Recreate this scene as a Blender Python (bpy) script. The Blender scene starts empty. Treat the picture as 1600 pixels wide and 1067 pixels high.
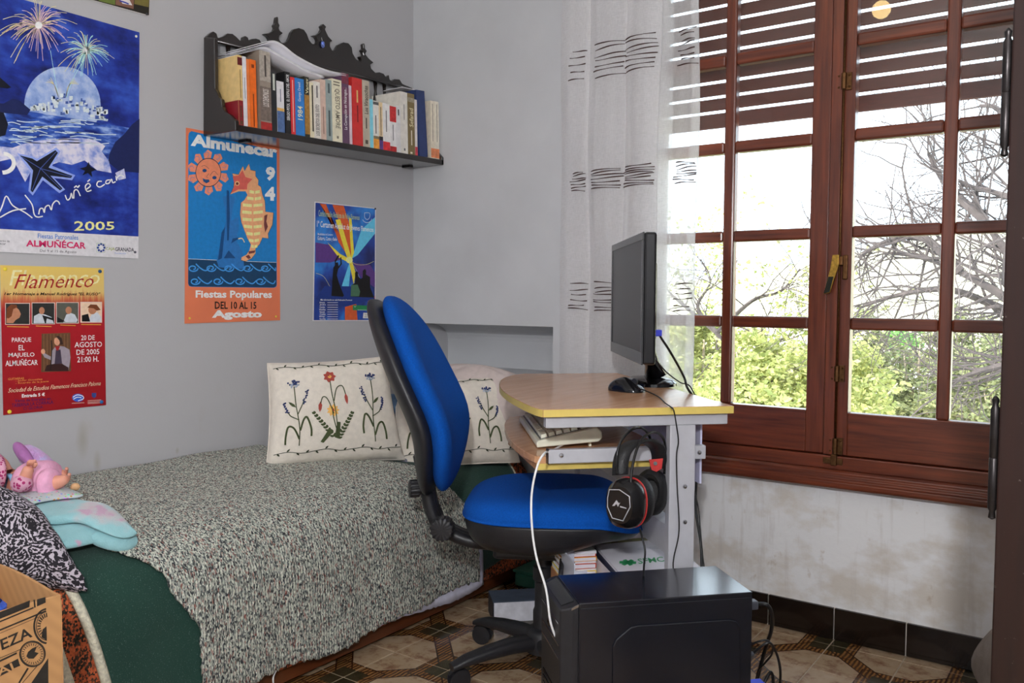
import bpy, bmesh, math, random
from mathutils import Vector as V, Matrix
random.seed(7)
scene = bpy.context.scene
COL = scene.collection

# ------------------------------------------------------------------ camera, sky, lights, exposure
FPX = 1339.5                      # focal length in pixels of the 1600 x 1067 photograph
CAM = V((0.0, 0.0, 1.0))
_y, _p, _r = math.radians(-35.517), math.radians(-2.958), math.radians(.2853)
FWD = V((math.sin(_y)*math.cos(_p), math.cos(_y)*math.cos(_p), math.sin(_p)))
_right = V((math.cos(_y), -math.sin(_y), 0)); _up = _right.cross(FWD)
RIGHT = _right*math.cos(_r) + _up*math.sin(_r)
UP = _up*math.cos(_r) - _right*math.sin(_r)
cam = bpy.data.cameras.new('camera'); cam_o = bpy.data.objects.new('camera', cam); COL.objects.link(cam_o)
cam.sensor_width = 36.0; cam.lens = 36.0*FPX/1600.0; cam.clip_start = .02; cam.clip_end = 2000
mw = Matrix.Identity(4)
for i in range(3):
    mw[i][0] = RIGHT[i]; mw[i][1] = UP[i]; mw[i][2] = -FWD[i]; mw[i][3] = CAM[i]
cam_o.matrix_world = mw
scene.camera = cam_o

world = bpy.data.worlds.new('sky'); scene.world = world; world.use_nodes = True
bg = world.node_tree.nodes['Background']
bg.inputs[0].default_value = (.76, .88, 1.0, 1); bg.inputs[1].default_value = 4.6
sun = bpy.data.lights.new('sun', 'SUN'); sun.energy = 7.5; sun.angle = .01; sun.color = (1, .95, .85)
sun_o = bpy.data.objects.new('sun', sun); COL.objects.link(sun_o)
sun_o.rotation_euler = V((.45, .75, -.72)).to_track_quat('-Z', 'Y').to_euler()   # sun stands behind the house
scene.view_settings.view_transform = 'Standard'; scene.view_settings.look = 'None'
scene.view_settings.gamma = 1.0; scene.view_settings.use_curve_mapping = False
scene.view_settings.exposure = 0.0

# ------------------------------------------------------------------ pixel -> place helpers
def ray(x, y):
    return FWD + RIGHT*((x-800)/FPX) - UP*((y-533.5)/FPX)
def pz(x, y, z):
    d = ray(x, y); return CAM + d*((z-CAM.z)/d.z)
def pX(x, y, X):
    d = ray(x, y); return CAM + d*((X-CAM.x)/d.x)
def pY(x, y, Y):
    d = ray(x, y); return CAM + d*((Y-CAM.y)/d.y)
def pD(x, y, depth):
    return CAM + ray(x, y)*depth
def pP(x, y, pt, n):
    d = ray(x, y); return CAM + d*((pt-CAM).dot(n)/d.dot(n))

# ------------------------------------------------------------------ materials
def lin(c):
    c = c/255.0
    return c/12.92 if c <= .04045 else ((c+.055)/1.055)**2.4
def C(r, g, b, k=1.0):
    return (min(lin(r)*k, .92), min(lin(g)*k, .92), min(lin(b)*k, .92), 1)
MATS = {}
def nodes(m):
    m.use_nodes = True; nt = m.node_tree
    return nt, nt.nodes['Principled BSDF']
def mat(name, col, rough=.6, metal=0, var=.12, scale=40, bump=0, bscale=200, coat=0, spec=.5, stretch=None, sheen=0):
    """plain procedural material: colour broken up by noise, optional fine relief"""
    if name in MATS: return MATS[name]
    m = bpy.data.materials.new(name); MATS[name] = m; nt, b = nodes(m)
    b.inputs['Roughness'].default_value = rough; b.inputs['Metallic'].default_value = metal
    b.inputs['Specular IOR Level'].default_value = spec
    b.inputs['Coat Weight'].default_value = coat; b.inputs['Coat Roughness'].default_value = .15
    if sheen: b.inputs['Sheen Weight'].default_value = sheen
    b.inputs['Base Color'].default_value = col
    tc = nt.nodes.new('ShaderNodeTexCoord'); src = tc.outputs['Object']
    if stretch:
        mp = nt.nodes.new('ShaderNodeMapping'); mp.inputs['Scale'].default_value = stretch
        nt.links.new(src, mp.inputs[0]); src = mp.outputs[0]
    if var:
        n = nt.nodes.new('ShaderNodeTexNoise'); n.inputs['Scale'].default_value = scale; n.inputs['Detail'].default_value = 4
        r = nt.nodes.new('ShaderNodeMapRange'); r.inputs[3].default_value = 1-var; r.inputs[4].default_value = 1+var
        r.inputs[1].default_value = .3; r.inputs[2].default_value = .7
        mx = nt.nodes.new('ShaderNodeVectorMath'); mx.operation = 'SCALE'; mx.inputs[0].default_value = col[:3]
        nt.links.new(src, n.inputs['Vector']); nt.links.new(n.outputs[0], r.inputs[0])
        nt.links.new(r.outputs[0], mx.inputs['Scale']); nt.links.new(mx.outputs[0], b.inputs['Base Color'])
    if bump:
        n2 = nt.nodes.new('ShaderNodeTexNoise'); n2.inputs['Scale'].default_value = bscale; n2.inputs['Detail'].default_value = 3
        bp = nt.nodes.new('ShaderNodeBump'); bp.inputs['Strength'].default_value = bump; bp.inputs['Distance'].default_value = .004
        nt.links.new(src, n2.inputs['Vector']); nt.links.new(n2.outputs[0], bp.inputs['Height']); nt.links.new(bp.outputs[0], b.inputs['Normal'])
    return m
def ink(r, g, b, k=2.0, rough=.45):
    return mat('ink_%d_%d_%d_%d' % (r, g, b, int(k*10)), C(r, g, b, k), rough, var=.08, scale=90, spec=.4)

class NT:
    """small helper to write node graphs"""
    def __init__(s, name):
        s.m = bpy.data.materials.new(name); MATS[name] = s.m; s.nt, s.b = nodes(s.m)
    def n(s, t, **kw):
        x = s.nt.nodes.new('ShaderNode'+t)
        for k, v in kw.items(): setattr(x, k, v)
        return x
    def l(s, a, b): s.nt.links.new(a, b)
    def math(s, op, a, b=None, c=None):
        x = s.n('Math', operation=op)
        for i, v in enumerate((a, b, c)):
            if v is None: continue
            if isinstance(v, (int, float)): x.inputs[i].default_value = v
            else: s.l(v, x.inputs[i])
        return x.outputs[0]
    def noise(s, vec, scale, detail=4, rough=.5):
        x = s.n('TexNoise'); x.inputs['Scale'].default_value = scale; x.inputs['Detail'].default_value = detail
        x.inputs['Roughness'].default_value = rough
        s.l(vec, x.inputs['Vector']); return x.outputs[0]
    def ramp(s, fac, stops, interp='LINEAR'):
        x = s.n('ValToRGB'); x.color_ramp.interpolation = interp
        e = x.color_ramp.elements
        while len(e) < len(stops): e.new(.5)
        for i, (p, c) in enumerate(stops): e[i].position = p; e[i].color = c
        s.l(fac, x.inputs[0]); return x.outputs[0]
    def mix(s, fac, a, b):
        x = s.n('Mix', data_type='RGBA')
        for i, v in ((0, fac), (6, a), (7, b)):
            if isinstance(v, (int, float)): x.inputs[i].default_value = v
            elif isinstance(v, tuple): x.inputs[i].default_value = v
            else: s.l(v, x.inputs[i])
        return x.outputs[2]
    def pos(s):
        return s.n('NewGeometry').outputs['Position']
    def xyz(s, vec):
        x = s.n('SeparateXYZ'); s.l(vec, x.inputs[0]); return x.outputs
    def mapping(s, vec, scale, loc=(0, 0, 0), rot=(0, 0, 0)):
        x = s.n('Mapping'); x.inputs['Scale'].default_value = scale; x.inputs['Location'].default_value = loc
        x.inputs['Rotation'].default_value = rot
        s.l(vec, x.inputs[0]); return x.outputs[0]
    def bump(s, h, strength=.3, dist=.004):
        x = s.n('Bump'); x.inputs['Strength'].default_value = strength; x.inputs['Distance'].default_value = dist
        s.l(h, x.inputs['Height']); s.l(x.outputs[0], s.b.inputs['Normal'])
    def base(s, c): s.l(c, s.b.inputs['Base Color'])

# ------------------------------------------------------------------ mesh builder
class MB:
    def __init__(s, M=None):
        s.v = []; s.f = []; s.M = M
    def add(s, vs, fs):
        o = len(s.v)
        s.v += [(s.M @ V(p)) if s.M else V(p) for p in vs]
        s.f += [tuple(i+o for i in f) for f in fs]; return s
    def box(s, lo, hi):
        x0, y0, z0 = lo; x1, y1, z1 = hi
        return s.add([(x0,y0,z0),(x1,y0,z0),(x1,y1,z0),(x0,y1,z0),(x0,y0,z1),(x1,y0,z1),(x1,y1,z1),(x0,y1,z1)],
                     [(0,3,2,1),(4,5,6,7),(0,1,5,4),(1,2,6,5),(2,3,7,6),(3,0,4,7)])
    def cbox(s, c, size):
        return s.box([c[i]-size[i]/2 for i in range(3)], [c[i]+size[i]/2 for i in range(3)])
    def prism(s, pts, off):
        """closed polygon of 3-D points pushed along vector off"""
        n = len(pts); off = V(off); a = [V(p) for p in pts]; b = [p+off for p in a]
        return s.add(a+b, [tuple(range(n-1, -1, -1)), tuple(range(n, 2*n))] + [(i, (i+1) % n, n+(i+1) % n, n+i) for i in range(n)])
    def poly(s, pts): return s.add(pts, [tuple(range(len(pts)))])
    def grid(s, fn, nu, nv, closeu=False):
        vs = [fn(i/(nu if closeu else nu-1) if nu > 1 else 0, j/(nv-1)) for i in range(nu) for j in range(nv)]
        fs = []
        for i in range(nu if closeu else nu-1):
            for j in range(nv-1):
                a = i*nv+j; b = ((i+1) % nu)*nv+j
                fs.append((a, b, b+1, a+1))
        return s.add(vs, fs)
    def lathe(s, prof, c=(0,0,0), seg=20, axis=2, cap=True):
        c = V(c); vs = []
        for r, h in prof:
            for k in range(seg):
                t = 2*math.pi*k/seg; a, b = r*math.cos(t), r*math.sin(t)
                p = {2: (a, b, h), 0: (h, a, b), 1: (b, h, a)}[axis]
                vs.append(c+V(p))
        fs = [(j*seg+k, j*seg+(k+1) % seg, (j+1)*seg+(k+1) % seg, (j+1)*seg+k) for j in range(len(prof)-1) for k in range(seg)]
        if cap: fs += [tuple(range(seg-1, -1, -1)), tuple(range((len(prof)-1)*seg, len(prof)*seg))]
        return s.add(vs, fs)
    def tube(s, pts, r, seg=8, closed=False, cap=True):
        pts = [V(p) for p in pts]; n = len(pts); vs = []; up = None
        for i, p in enumerate(pts):
            a = pts[(i-1) % n] if (closed or i) else p; b = pts[(i+1) % n] if (closed or i < n-1) else p
            t = (b-a).normalized() if (b-a).length > 1e-9 else V((0,0,1))
            if up is None:
                up = t.orthogonal().normalized()
            up = up - t*up.dot(t)
            up = up.normalized() if up.length > 1e-6 else t.orthogonal().normalized()
            w = t.cross(up); ri = r[i] if isinstance(r, (list, tuple)) else r
            for k in range(seg):
                q = 2*math.pi*k/seg; vs.append(p + (up*math.cos(q)+w*math.sin(q))*ri)
        m = n if closed else n-1
        fs = [(i*seg+k, i*seg+(k+1) % seg, ((i+1) % n)*seg+(k+1) % seg, ((i+1) % n)*seg+k) for i in range(m) for k in range(seg)]
        if cap and not closed: fs += [tuple(range(seg-1, -1, -1)), tuple(range((n-1)*seg, n*seg))]
        return s.add(vs, fs)
    def ball(s, c, r, seg=16, rings=10):
        c = V(c); rx, ry, rz = (r, r, r) if isinstance(r, (int, float)) else r
        vs = [c+V((0,0,-rz))]
        for j in range(1, rings):
            t = -math.pi/2+math.pi*j/rings
            for k in range(seg):
                q = 2*math.pi*k/seg; vs.append(c+V((rx*math.cos(t)*math.cos(q), ry*math.cos(t)*math.sin(q), rz*math.sin(t))))
        vs.append(c+V((0,0,rz))); fs = [(0, 1+(k+1) % seg, 1+k) for k in range(seg)]
        for j in range(rings-2):
            for k in range(seg):
                a = 1+j*seg+k; b = 1+j*seg+(k+1) % seg
                fs.append((a, b, b+seg, a+seg))
        e = len(vs)-1; o = 1+(rings-2)*seg
        fs += [(o+k, o+(k+1) % seg, e) for k in range(seg)]
        return s.add(vs, fs)
    def ribbon(s, pts, width, nrm):
        """flat strip that follows pts, lying in the plane with normal nrm"""
        pts = [V(p) for p in pts]; n = len(pts); L = []; nrm = V(nrm)
        for i, p in enumerate(pts):
            t = (pts[min(i+1, n-1)]-pts[max(i-1, 0)])
            w = nrm.cross(t).normalized()*width/2 if t.length > 1e-9 else V((0,0,0))
            L += [p-w, p+w]
        return s.add(L, [(2*i, 2*i+2, 2*i+3, 2*i+1) for i in range(n-1)])
    def build(s, name, material, parent=None, smooth=False, bevel=0, bseg=2, weld=False, recalc=True):
        me = bpy.data.meshes.new(name); off = V(parent['_o']) if parent is not None else V((0,0,0))
        me.from_pydata([p-off for p in s.v], [], s.f); me.validate()
        if bevel or weld or recalc:
            bm = bmesh.new(); bm.from_mesh(me)
            if weld: bmesh.ops.remove_doubles(bm, verts=bm.verts, dist=1e-5)
            if recalc: bmesh.ops.recalc_face_normals(bm, faces=bm.faces)
            if bevel:
                es = [e for e in bm.edges if len(e.link_faces) == 2 and e.calc_face_angle(0) > .6]
                bmesh.ops.bevel(bm, geom=es, offset=bevel, segments=bseg, profile=.5, affect='EDGES', clamp_overlap=True)
            bm.to_mesh(me); bm.free()
        if smooth:
            for p in me.polygons: p.use_smooth = True
            if smooth == 'auto':
                try: me.set_sharp_from_angle(angle=.7)
                except Exception: pass
        o = bpy.data.objects.new(name, me); COL.objects.link(o)
        if material: me.materials.append(material)
        o['_o'] = (0,0,0) if parent is None else tuple(parent['_o'])
        if parent is not None: o.parent = parent
        return o
def tag(o, label=None, cat=None, group=None, kind=None):
    if label: o['label'] = label
    if cat: o['category'] = cat
    if group: o['group'] = group
    if kind: o['kind'] = kind
    return o
def thing(name, label, cat, loc=(0,0,0), group=None):
    o = bpy.data.objects.new(name, None); COL.objects.link(o); o.location = loc; o['_o'] = tuple(loc)
    o.empty_display_size = .05
    return tag(o, label, cat, group)
def struct(o): o['kind'] = 'structure'; return o
def frame(o, x, y, z):
    M = Matrix.Identity(4)
    for i in range(3): M[i][0] = x[i]; M[i][1] = y[i]; M[i][2] = z[i]; M[i][3] = o[i]
    return M
def spline(pts, n=8, closed=False):
    """Catmull-Rom through the points"""
    P = [V(p) for p in pts]; m = len(P); out = []
    for i in range(m if closed else m-1):
        if closed: a, b, c, d = P[(i-1) % m], P[i], P[(i+1) % m], P[(i+2) % m]
        else: a, b, c, d = P[max(i-1, 0)], P[i], P[i+1], P[min(i+2, m-1)]
        for k in range(n):
            t = k/n
            out.append(.5*((2*b)+(c-a)*t+(2*a-5*b+4*c-d)*t*t+(3*b-a-3*c+d)*t**3))
    if not closed: out.append(P[-1])
    return out
def lerp(a, b, t): return a+(b-a)*t
def smoothstep(a, b, x):
    t = max(0, min(1, (x-a)/(b-a))); return t*t*(3-2*t)
_fontcache = {}
def text_mesh(body, bold=0.0, shear=0.0):
    key = (body, bold, shear)
    if key not in _fontcache:
        cu = bpy.data.curves.new('lettering', 'FONT'); cu.body = body; cu.resolution_u = 2
        cu.offset = bold; cu.shear = shear; cu.size = 1
        o = bpy.data.objects.new('lettering', cu); COL.objects.link(o)
        me = o.to_mesh(); vs = [v.co.copy() for v in me.vertices]; fs = [tuple(p.vertices) for p in me.polygons]
        o.to_mesh_clear(); bpy.data.objects.remove(o); bpy.data.curves.remove(cu)
        x0 = min(v.x for v in vs); x1 = max(v.x for v in vs); y0 = min(v.y for v in vs); y1 = max(v.y for v in vs)
        _fontcache[key] = ([((v.x-x0)/(x1-x0), (v.y-y0)/max(y1-y0, 1e-6)) for v in vs], fs)
    return _fontcache[key]
def put_text(mb, body, bl, br, tr, tl, bold=0.0, shear=0.0):
    """lettering stretched over a quad given by its four corners in space"""
    uv, fs = text_mesh(body, bold, shear)
    bl, br, tr, tl = V(bl), V(br), V(tr), V(tl)
    mb.add([(bl*(1-u)+br*u)*(1-v)+(tl*(1-u)+tr*u)*v for u, v in uv], fs)

# ================================================================== THE ROOM
XL, YW, YN, ZC = -2.32, 2.57, 2.785, 2.55          # left wall, window wall, back of the niche, ceiling
XR, YB = .95, -1.6                                   # right wall, wall behind the camera
# --- plaster
g = NT('wall_plaster'); p = g.pos(); n1 = g.noise(p, 1.6, 5); n2 = g.noise(p, 14, 4); n3 = g.noise(p, 150, 2)
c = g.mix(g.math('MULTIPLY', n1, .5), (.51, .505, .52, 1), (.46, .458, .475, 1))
z = g.xyz(p)[2]
low = g.n('MapRange'); low.inputs[1].default_value = .85; low.inputs[2].default_value = .35; g.l(z, low.inputs[0])
sm = g.ramp(g.noise(g.mapping(p, (1, 5, 3)), 2.2, 5, .6), [(.60, (0,0,0,1)), (.74, (1,1,1,1))])
smf = g.math('MULTIPLY', g.math('MULTIPLY', sm, low.outputs[0]), .45)
c = g.mix(smf, c, (.42, .38, .32, 1))
for (sx, sy, ry, rz, st) in ((129, 686, .016, .045, .55), (152, 722, .010, .028, .5), (277, 704, .006, .010, .5)):      # scuffs left by heads and hands
    q = pX(sx, sy, XL); dv = g.n('VectorMath'); dv.operation = 'SUBTRACT'; g.l(p, dv.inputs[0]); dv.inputs[1].default_value = q
    ln = g.n('VectorMath'); ln.operation = 'LENGTH'; g.l(g.mapping(dv.outputs[0], (.1, 1/ry, 1/rz)), ln.inputs[0])
    fall = g.math('MULTIPLY', g.math('MAXIMUM', g.math('SUBTRACT', g.math('ADD', 1.15, g.math('MULTIPLY', n2, .3)), ln.outputs['Value']), 0), st)
    c = g.mix(g.math('MINIMUM', fall, .6), c, (.36, .33, .27, 1))
g.base(c); g.b.inputs['Roughness'].default_value = .85
g.bump(g.math('ADD', g.math('MULTIPLY', n2, .6), g.math('MULTIPLY', n3, .3)), .12, .006); PLASTER = g.m
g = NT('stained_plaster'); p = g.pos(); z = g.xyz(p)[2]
c = g.mix(g.noise(p, 5, 5), (.92, .92, .93, 1), (.85, .845, .85, 1))  # base brighter than the other walls, standing in for stronger light here
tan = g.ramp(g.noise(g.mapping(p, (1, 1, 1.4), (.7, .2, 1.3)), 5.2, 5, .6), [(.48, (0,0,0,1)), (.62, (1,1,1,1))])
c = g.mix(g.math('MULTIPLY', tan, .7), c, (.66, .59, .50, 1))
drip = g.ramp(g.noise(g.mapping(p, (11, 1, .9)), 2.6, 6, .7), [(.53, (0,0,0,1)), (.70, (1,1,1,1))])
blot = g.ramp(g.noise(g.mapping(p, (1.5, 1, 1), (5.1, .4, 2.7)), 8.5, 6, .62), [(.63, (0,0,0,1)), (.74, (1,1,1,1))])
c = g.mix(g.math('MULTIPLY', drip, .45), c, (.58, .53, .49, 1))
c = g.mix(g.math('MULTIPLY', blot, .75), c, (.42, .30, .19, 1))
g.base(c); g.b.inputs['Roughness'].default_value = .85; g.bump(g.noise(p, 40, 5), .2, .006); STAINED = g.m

# --- walls
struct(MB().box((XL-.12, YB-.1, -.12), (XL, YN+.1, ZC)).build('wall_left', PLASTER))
NX = -1.655                                          # right end of the niche
WX0, WX1, WZ0, WZ1 = -1.345, -.058, .455, 2.11       # window opening
w = MB()
cove = [(YW, .895), (2.655, .893)] + [(2.655+.13*math.sin(t*math.pi/16), .825+.068*math.cos(t*math.pi/16)) for t in range(1, 9)]
prof = [(YW, ZC)] + cove + [(YN+.06, .82), (YN+.06, ZC)]
w.prism([(XL, y, z) for y, z in prof], (NX-XL, 0, 0))
w.box((XL, YN, .70), (NX, YN+.06, .83))              # back of the niche
w.box((XL, YW, -.12), (NX, YN+.06, .716))                # under the niche
w.box((NX, YW, -.12), (WX0, YN+.06, ZC))                # beside the window
w.box((WX0, YW, WZ1), (WX1, YN+.06, ZC))
w.box((WX1, YW, -.12), (XR+.1, YN+.06, ZC))
PLASTER2 = mat('niche_wall_paint', (.60, .61, .63, 1), .85, var=.05, scale=4, bump=.08, bscale=120)
wall_back = struct(w.build('wall_back', PLASTER2))
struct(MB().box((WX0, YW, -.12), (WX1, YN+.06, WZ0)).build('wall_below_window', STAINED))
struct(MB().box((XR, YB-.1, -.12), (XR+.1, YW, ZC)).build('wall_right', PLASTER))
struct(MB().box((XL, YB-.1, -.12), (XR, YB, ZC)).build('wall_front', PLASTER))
struct(MB().box((XL-.12, YB-.1, ZC), (XR+.1, YN+.1, ZC+.1)).build('ceiling', mat('ceiling_paint', (.78,.77,.75,1), .9, var=.03, scale=3)))

# --- floor: grout bed with one object for each tile in reach of the camera
T = .1956; GX, GY = -1.640, 1.5415
g = NT('patterned_floor_tile'); p = g.pos(); x, y, z = g.xyz(p)
px_ = g.math('DIVIDE', g.math('SUBTRACT', x, GX), T); py_ = g.math('DIVIDE', g.math('SUBTRACT', y, GY), T)
a = g.math('MULTIPLY', g.math('ADD', g.math('ADD', px_, py_), 1), .5); b = g.math('MULTIPLY', g.math('ADD', g.math('SUBTRACT', px_, py_), 1), .5)
da = g.math('SUBTRACT', a, g.math('ROUND', a)); db = g.math('SUBTRACT', b, g.math('ROUND', b))
dx = g.math('ABSOLUTE', g.math('ADD', da, db)); dy = g.math('ABSOLUTE', g.math('SUBTRACT', da, db))
mxy = g.math('MAXIMUM', dx, dy); ed = g.math('SUBTRACT', .5, g.math('MAXIMUM', g.math('ABSOLUTE', da), g.math('ABSOLUTE', db)))
bandA = g.math('LESS_THAN', ed, .085); bandB = g.math('GREATER_THAN', mxy, .60); dark = g.math('GREATER_THAN', mxy, .76)
marb = g.noise(p, 22, 6, .65)
cream = g.ramp(marb, [(.35, C(130,98,76,1.1)), (.5, C(168,144,116,1.05)), (.7, C(180,158,132,1.0))])
rope = g.n('TexWave'); rope.inputs['Scale'].default_value = 28; rope.inputs['Distortion'].default_value = 2.5; g.l(p, rope.inputs['Vector'])
band = g.ramp(rope.outputs[0], [(.2, C(86,54,32,1.0)), (.55, C(112,74,42,1.0)), (.9, C(142,104,62,1.0))])
edge = g.math('LESS_THAN', g.math('ABSOLUTE', g.math('SUBTRACT', ed, .078)), .008)
edge2 = g.math('LESS_THAN', g.math('ABSOLUTE', g.math('SUBTRACT', mxy, .607)), .010)
c = g.mix(g.math('MAXIMUM', bandA, bandB), cream, band)
c = g.mix(g.math('MAXIMUM', edge, edge2), c, C(60,30,15,1.1))
c = g.mix(dark, c, g.ramp(marb, [(.3, C(34,30,20,1.2)), (.7, C(70,62,42,1.2))]))
g.base(c); g.b.inputs['Roughness'].default_value = .16; g.bump(g.noise(p, 30, 3), .05, .003); TILE = g.m
GROUT = mat('grout', C(150,135,115,1.3), .9, var=.2, scale=60)
floor = struct(MB().box((XL-.12, YB-.1, -.12), (XR+.1, YW, -.0015)).build('floor', GROUT))
tm = {}
def tile_mesh(sx, sy):
    k = (round(sx, 4), round(sy, 4))
    if k not in tm:
        m = MB(); e = .0012
        m.add([(-sx/2,-sy/2,-.008),(sx/2,-sy/2,-.008),(sx/2,sy/2,-.008),(-sx/2,sy/2,-.008),
               (-sx/2,-sy/2,-e),(sx/2,-sy/2,-e),(sx/2,sy/2,-e),(-sx/2,sy/2,-e),
               (-sx/2+e,-sy/2+e,0),(sx/2-e,-sy/2+e,0),(sx/2-e,sy/2-e,0),(-sx/2+e,sy/2-e,0)],
              [(3,2,1,0),(8,9,10,11)]+[(i,(i+1) % 4,4+(i+1) % 4,4+i) for i in range(4)]+[(4+i,4+(i+1) % 4,8+(i+1) % 4,8+i) for i in range(4)])
        o = m.build('floor_tile', TILE); tm[k] = o.data; bpy.data.objects.remove(o)
    return tm[k]
for i in range(-3, 14):
    for j in range(-5, 6):
        x0 = GX+i*T; y0 = GY+j*T
        sx = min(T, XR-x0)-.0034; sy = min(T, YW-y0)-.0034
        if sx < .02 or sy < .02: continue
        o = bpy.data.objects.new('floor_tile', tile_mesh(sx, sy)); COL.objects.link(o)
        o.location = (x0+.0017+sx/2, y0+.0017+sy/2, 0); o.parent = floor; o['_o'] = (0,0,0)

# --- baseboard of dark glazed tiles under the window
BB = mat('dark_brown_glazed_tile', C(30,22,18,1.0), .12, var=.25, scale=25)
base_o = struct(MB().box((-1.75, YW-.006, 0), (XR, YW, .094)).build('baseboard_back', mat('white_grout', C(190,182,172,1.2), .9)))
xx = GX-T
while xx < XR-.05:
    MB().box((xx+.0016, YW-.014, .0025), (min(xx+T, XR)-.0016, YW-.004, .0955)).build('baseboard_tile', BB, base_o, bevel=.0012, bseg=1)
    xx += T

# ================================================================== WINDOW
def wood(name, c1, c2, grain=(60, 60, 4), rough=.32, dirt=0, coat=.3):
    g = NT(name); tc = g.n('TexCoord').outputs['Object']
    p = g.mapping(tc, grain); f = g.noise(p, 1.0, 6, .6); f2 = g.noise(tc, 6, 4)
    c = g.ramp(f, [(.3, c1), (.7, c2)])
    c = g.mix(g.math('MULTIPLY', f2, .35), c, tuple(v*.45 for v in c1[:3])+(1,))
    if dirt:
        sp = g.ramp(g.noise(tc, 90, 3, .7), [(.68, (0,0,0,1)), (.74, (1,1,1,1))])
        c = g.mix(g.math('MULTIPLY', sp, dirt), c, (.45, .42, .40, 1))
    g.base(c); g.b.inputs['Roughness'].default_value = rough; g.b.inputs['Coat Weight'].default_value = coat
    g.b.inputs['Coat Roughness'].default_value = .2; g.bump(f, .12, .002); return g.m
W1, W2 = C(74,30,18,1.15), C(130,62,36,1.2)
WOODV = wood('mahogany_upright', W1, W2, (70, 70, 4)); WOODH = wood('mahogany_level', W1, W2, (4, 70, 70))
BRASS = mat('worn_brass', C(190,150,70,1.2), .3, 1, var=.3, scale=120)
OLDBRASS = mat('tarnished_brass', C(96,66,40,1.2), .45, .9, var=.3, scale=120)
IRON = mat('dark_iron', C(52,48,48,1.0), .35, .8, var=.3, scale=60)
g = NT('window_glass'); nt = g.nt; nt.nodes.remove(g.b)
tr = g.n('BsdfTransparent'); tr.inputs[0].default_value = (.97, .985, .98, 1); gl = g.n('BsdfGlossy'); gl.inputs['Roughness'].default_value = .012
fr = g.n('Fresnel'); fr.inputs[0].default_value = 1.5; ms = g.n('MixShader')
g.l(fr.outputs[0], ms.inputs[0]); g.l(tr.outputs[0], ms.inputs[1]); g.l(gl.outputs[0], ms.inputs[2])
g.l(ms.outputs[0], [n for n in nt.nodes if n.type == 'OUTPUT_MATERIAL'][0].inputs[0]); GLASS = g.m

win = thing('window_1', None, None, (-.70, YW, .455)); win['kind'] = 'structure'; win['label'] = 'tall double casement window of dark red wood with small panes'
def wbox(name, lo, hi, m, par, bev=.003): return MB().box(lo, hi).build(name, m, par, bevel=bev, bseg=2)
# fixed frame and the stepped sill moulding
fr_o = wbox('frame_jamb', (WX0, 2.55, .505), (-1.308, 2.64, WZ1), WOODV, win)
wbox('frame_jamb', (-.096, 2.55, .505), (WX1, 2.64, WZ1), WOODV, win)
wbox('frame_head', (-1.308, 2.55, 2.055), (-.096, 2.64, WZ1), WOODH, win)
wbox('frame_bottom_rail', (-1.308, 2.545, .506), (-.096, 2.64, .5455), WOODH, win)
wbox('frame_rebate', (-1.308, 2.60, .545), (-.096, 2.64, .56), WOODH, win)
sill = MB(); sp = [(2.64, .455), (2.527, .455), (2.522, .462), (2.522, .474), (2.531, .479), (2.531, .487), (2.537, .491), (2.537, .499), (2.545, .506), (2.64, .506)]
sill.prism([(WX0-.02, y, z) for y, z in sp], (WX1-WX0+.04, 0, 0)); sill.build('sill_moulding', WOODH, win, bevel=.0015, bseg=1)
ROWS = [(.672, .911), (.946, 1.174), (1.208, 1.447), (1.482, 1.713), (1.748, 1.982)]
Y0, Y1 = 2.556, 2.596
def sash(x0, x1, c1, c2, stileL, stileR):
    s = MB().box((x0, Y0, .548), (x0+stileL, Y1, 2.052)).build('sash', WOODV, win, bevel=.003)
    wbox('stile', (x1-stileR, Y0, .548), (x1, Y1, 2.052), WOODV, s)
    wbox('bottom_rail', (x0+stileL, Y0, .548), (x1-stileR, Y1, ROWS[0][0]), WOODH, s)
    wbox('top_rail', (x0+stileL, Y0, ROWS[-1][1]), (x1-stileR, Y1, 2.052), WOODH, s)
    wbox('muntin_upright', (c1[1], Y0+.003, ROWS[0][0]), (c2[0], Y1, ROWS[-1][1]), WOODV, s, .006)
    for k in range(len(ROWS)-1):
        for c in (c1, c2):
            wbox('muntin_level', (c[0], Y0+.003, ROWS[k][1]), (c[1], Y1, ROWS[k+1][0]), WOODH, s, .006)
    for r in ROWS:
        for c in (c1, c2):
            MB().box((c[0]-.004, 2.578, r[0]-.004), (c[1]+.004, 2.581, r[1]+.004)).build('pane', GLASS, s)
    return s
sl = sash(-1.306, -.7045, (-1.255, -1.025), (-.990, -.757), .051, .0525)
sr = sash(-.7015, -.098, (-.638, -.410), (-.376, -.148), .0635, .050)
# closing strip, espagnolette rod and its fittings on the right sash
wbox('closing_strip', (-.7015, 2.547, .548), (-.672, 2.556, 2.052), WOODV, sr, .002)
MB().tube([(-.668, 2.548, .515), (-.668, 2.548, 2.04)], .0030, 8).build('espagnolette_rod', OLDBRASS, sr, smooth=True)
for zz in (1.615, .785, .575):
    m = MB(); m.box((-.688, 2.549, zz-.024), (-.648, 2.556, zz+.024)); m.tube([(-.668, 2.545, zz-.022), (-.668, 2.545, zz+.022)], .0075, 8)
    for sx in (-.682, -.654):
        for sz in (-.016, .016): m.ball((sx, 2.548, zz+sz), .0035, 8, 5)
    m.build('rod_bracket', OLDBRASS, sr, smooth='auto')
m = MB(); m.box((-.70, 2.54, .522), (-.645, 2.556, .540)); m.box((-.676, 2.53, .520), (-.66, 2.556, .552)); m.build('floor_catch', OLDBRASS, sr, bevel=.002)
h = MB(); h.box((-.660, 2.546, 1.055), (-.646, 2.556, 1.125)); h.box((-.674, 2.532, 1.095), (-.656, 2.550, 1.122)); h.build('handle_plate', OLDBRASS, sr, bevel=.003)
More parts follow.
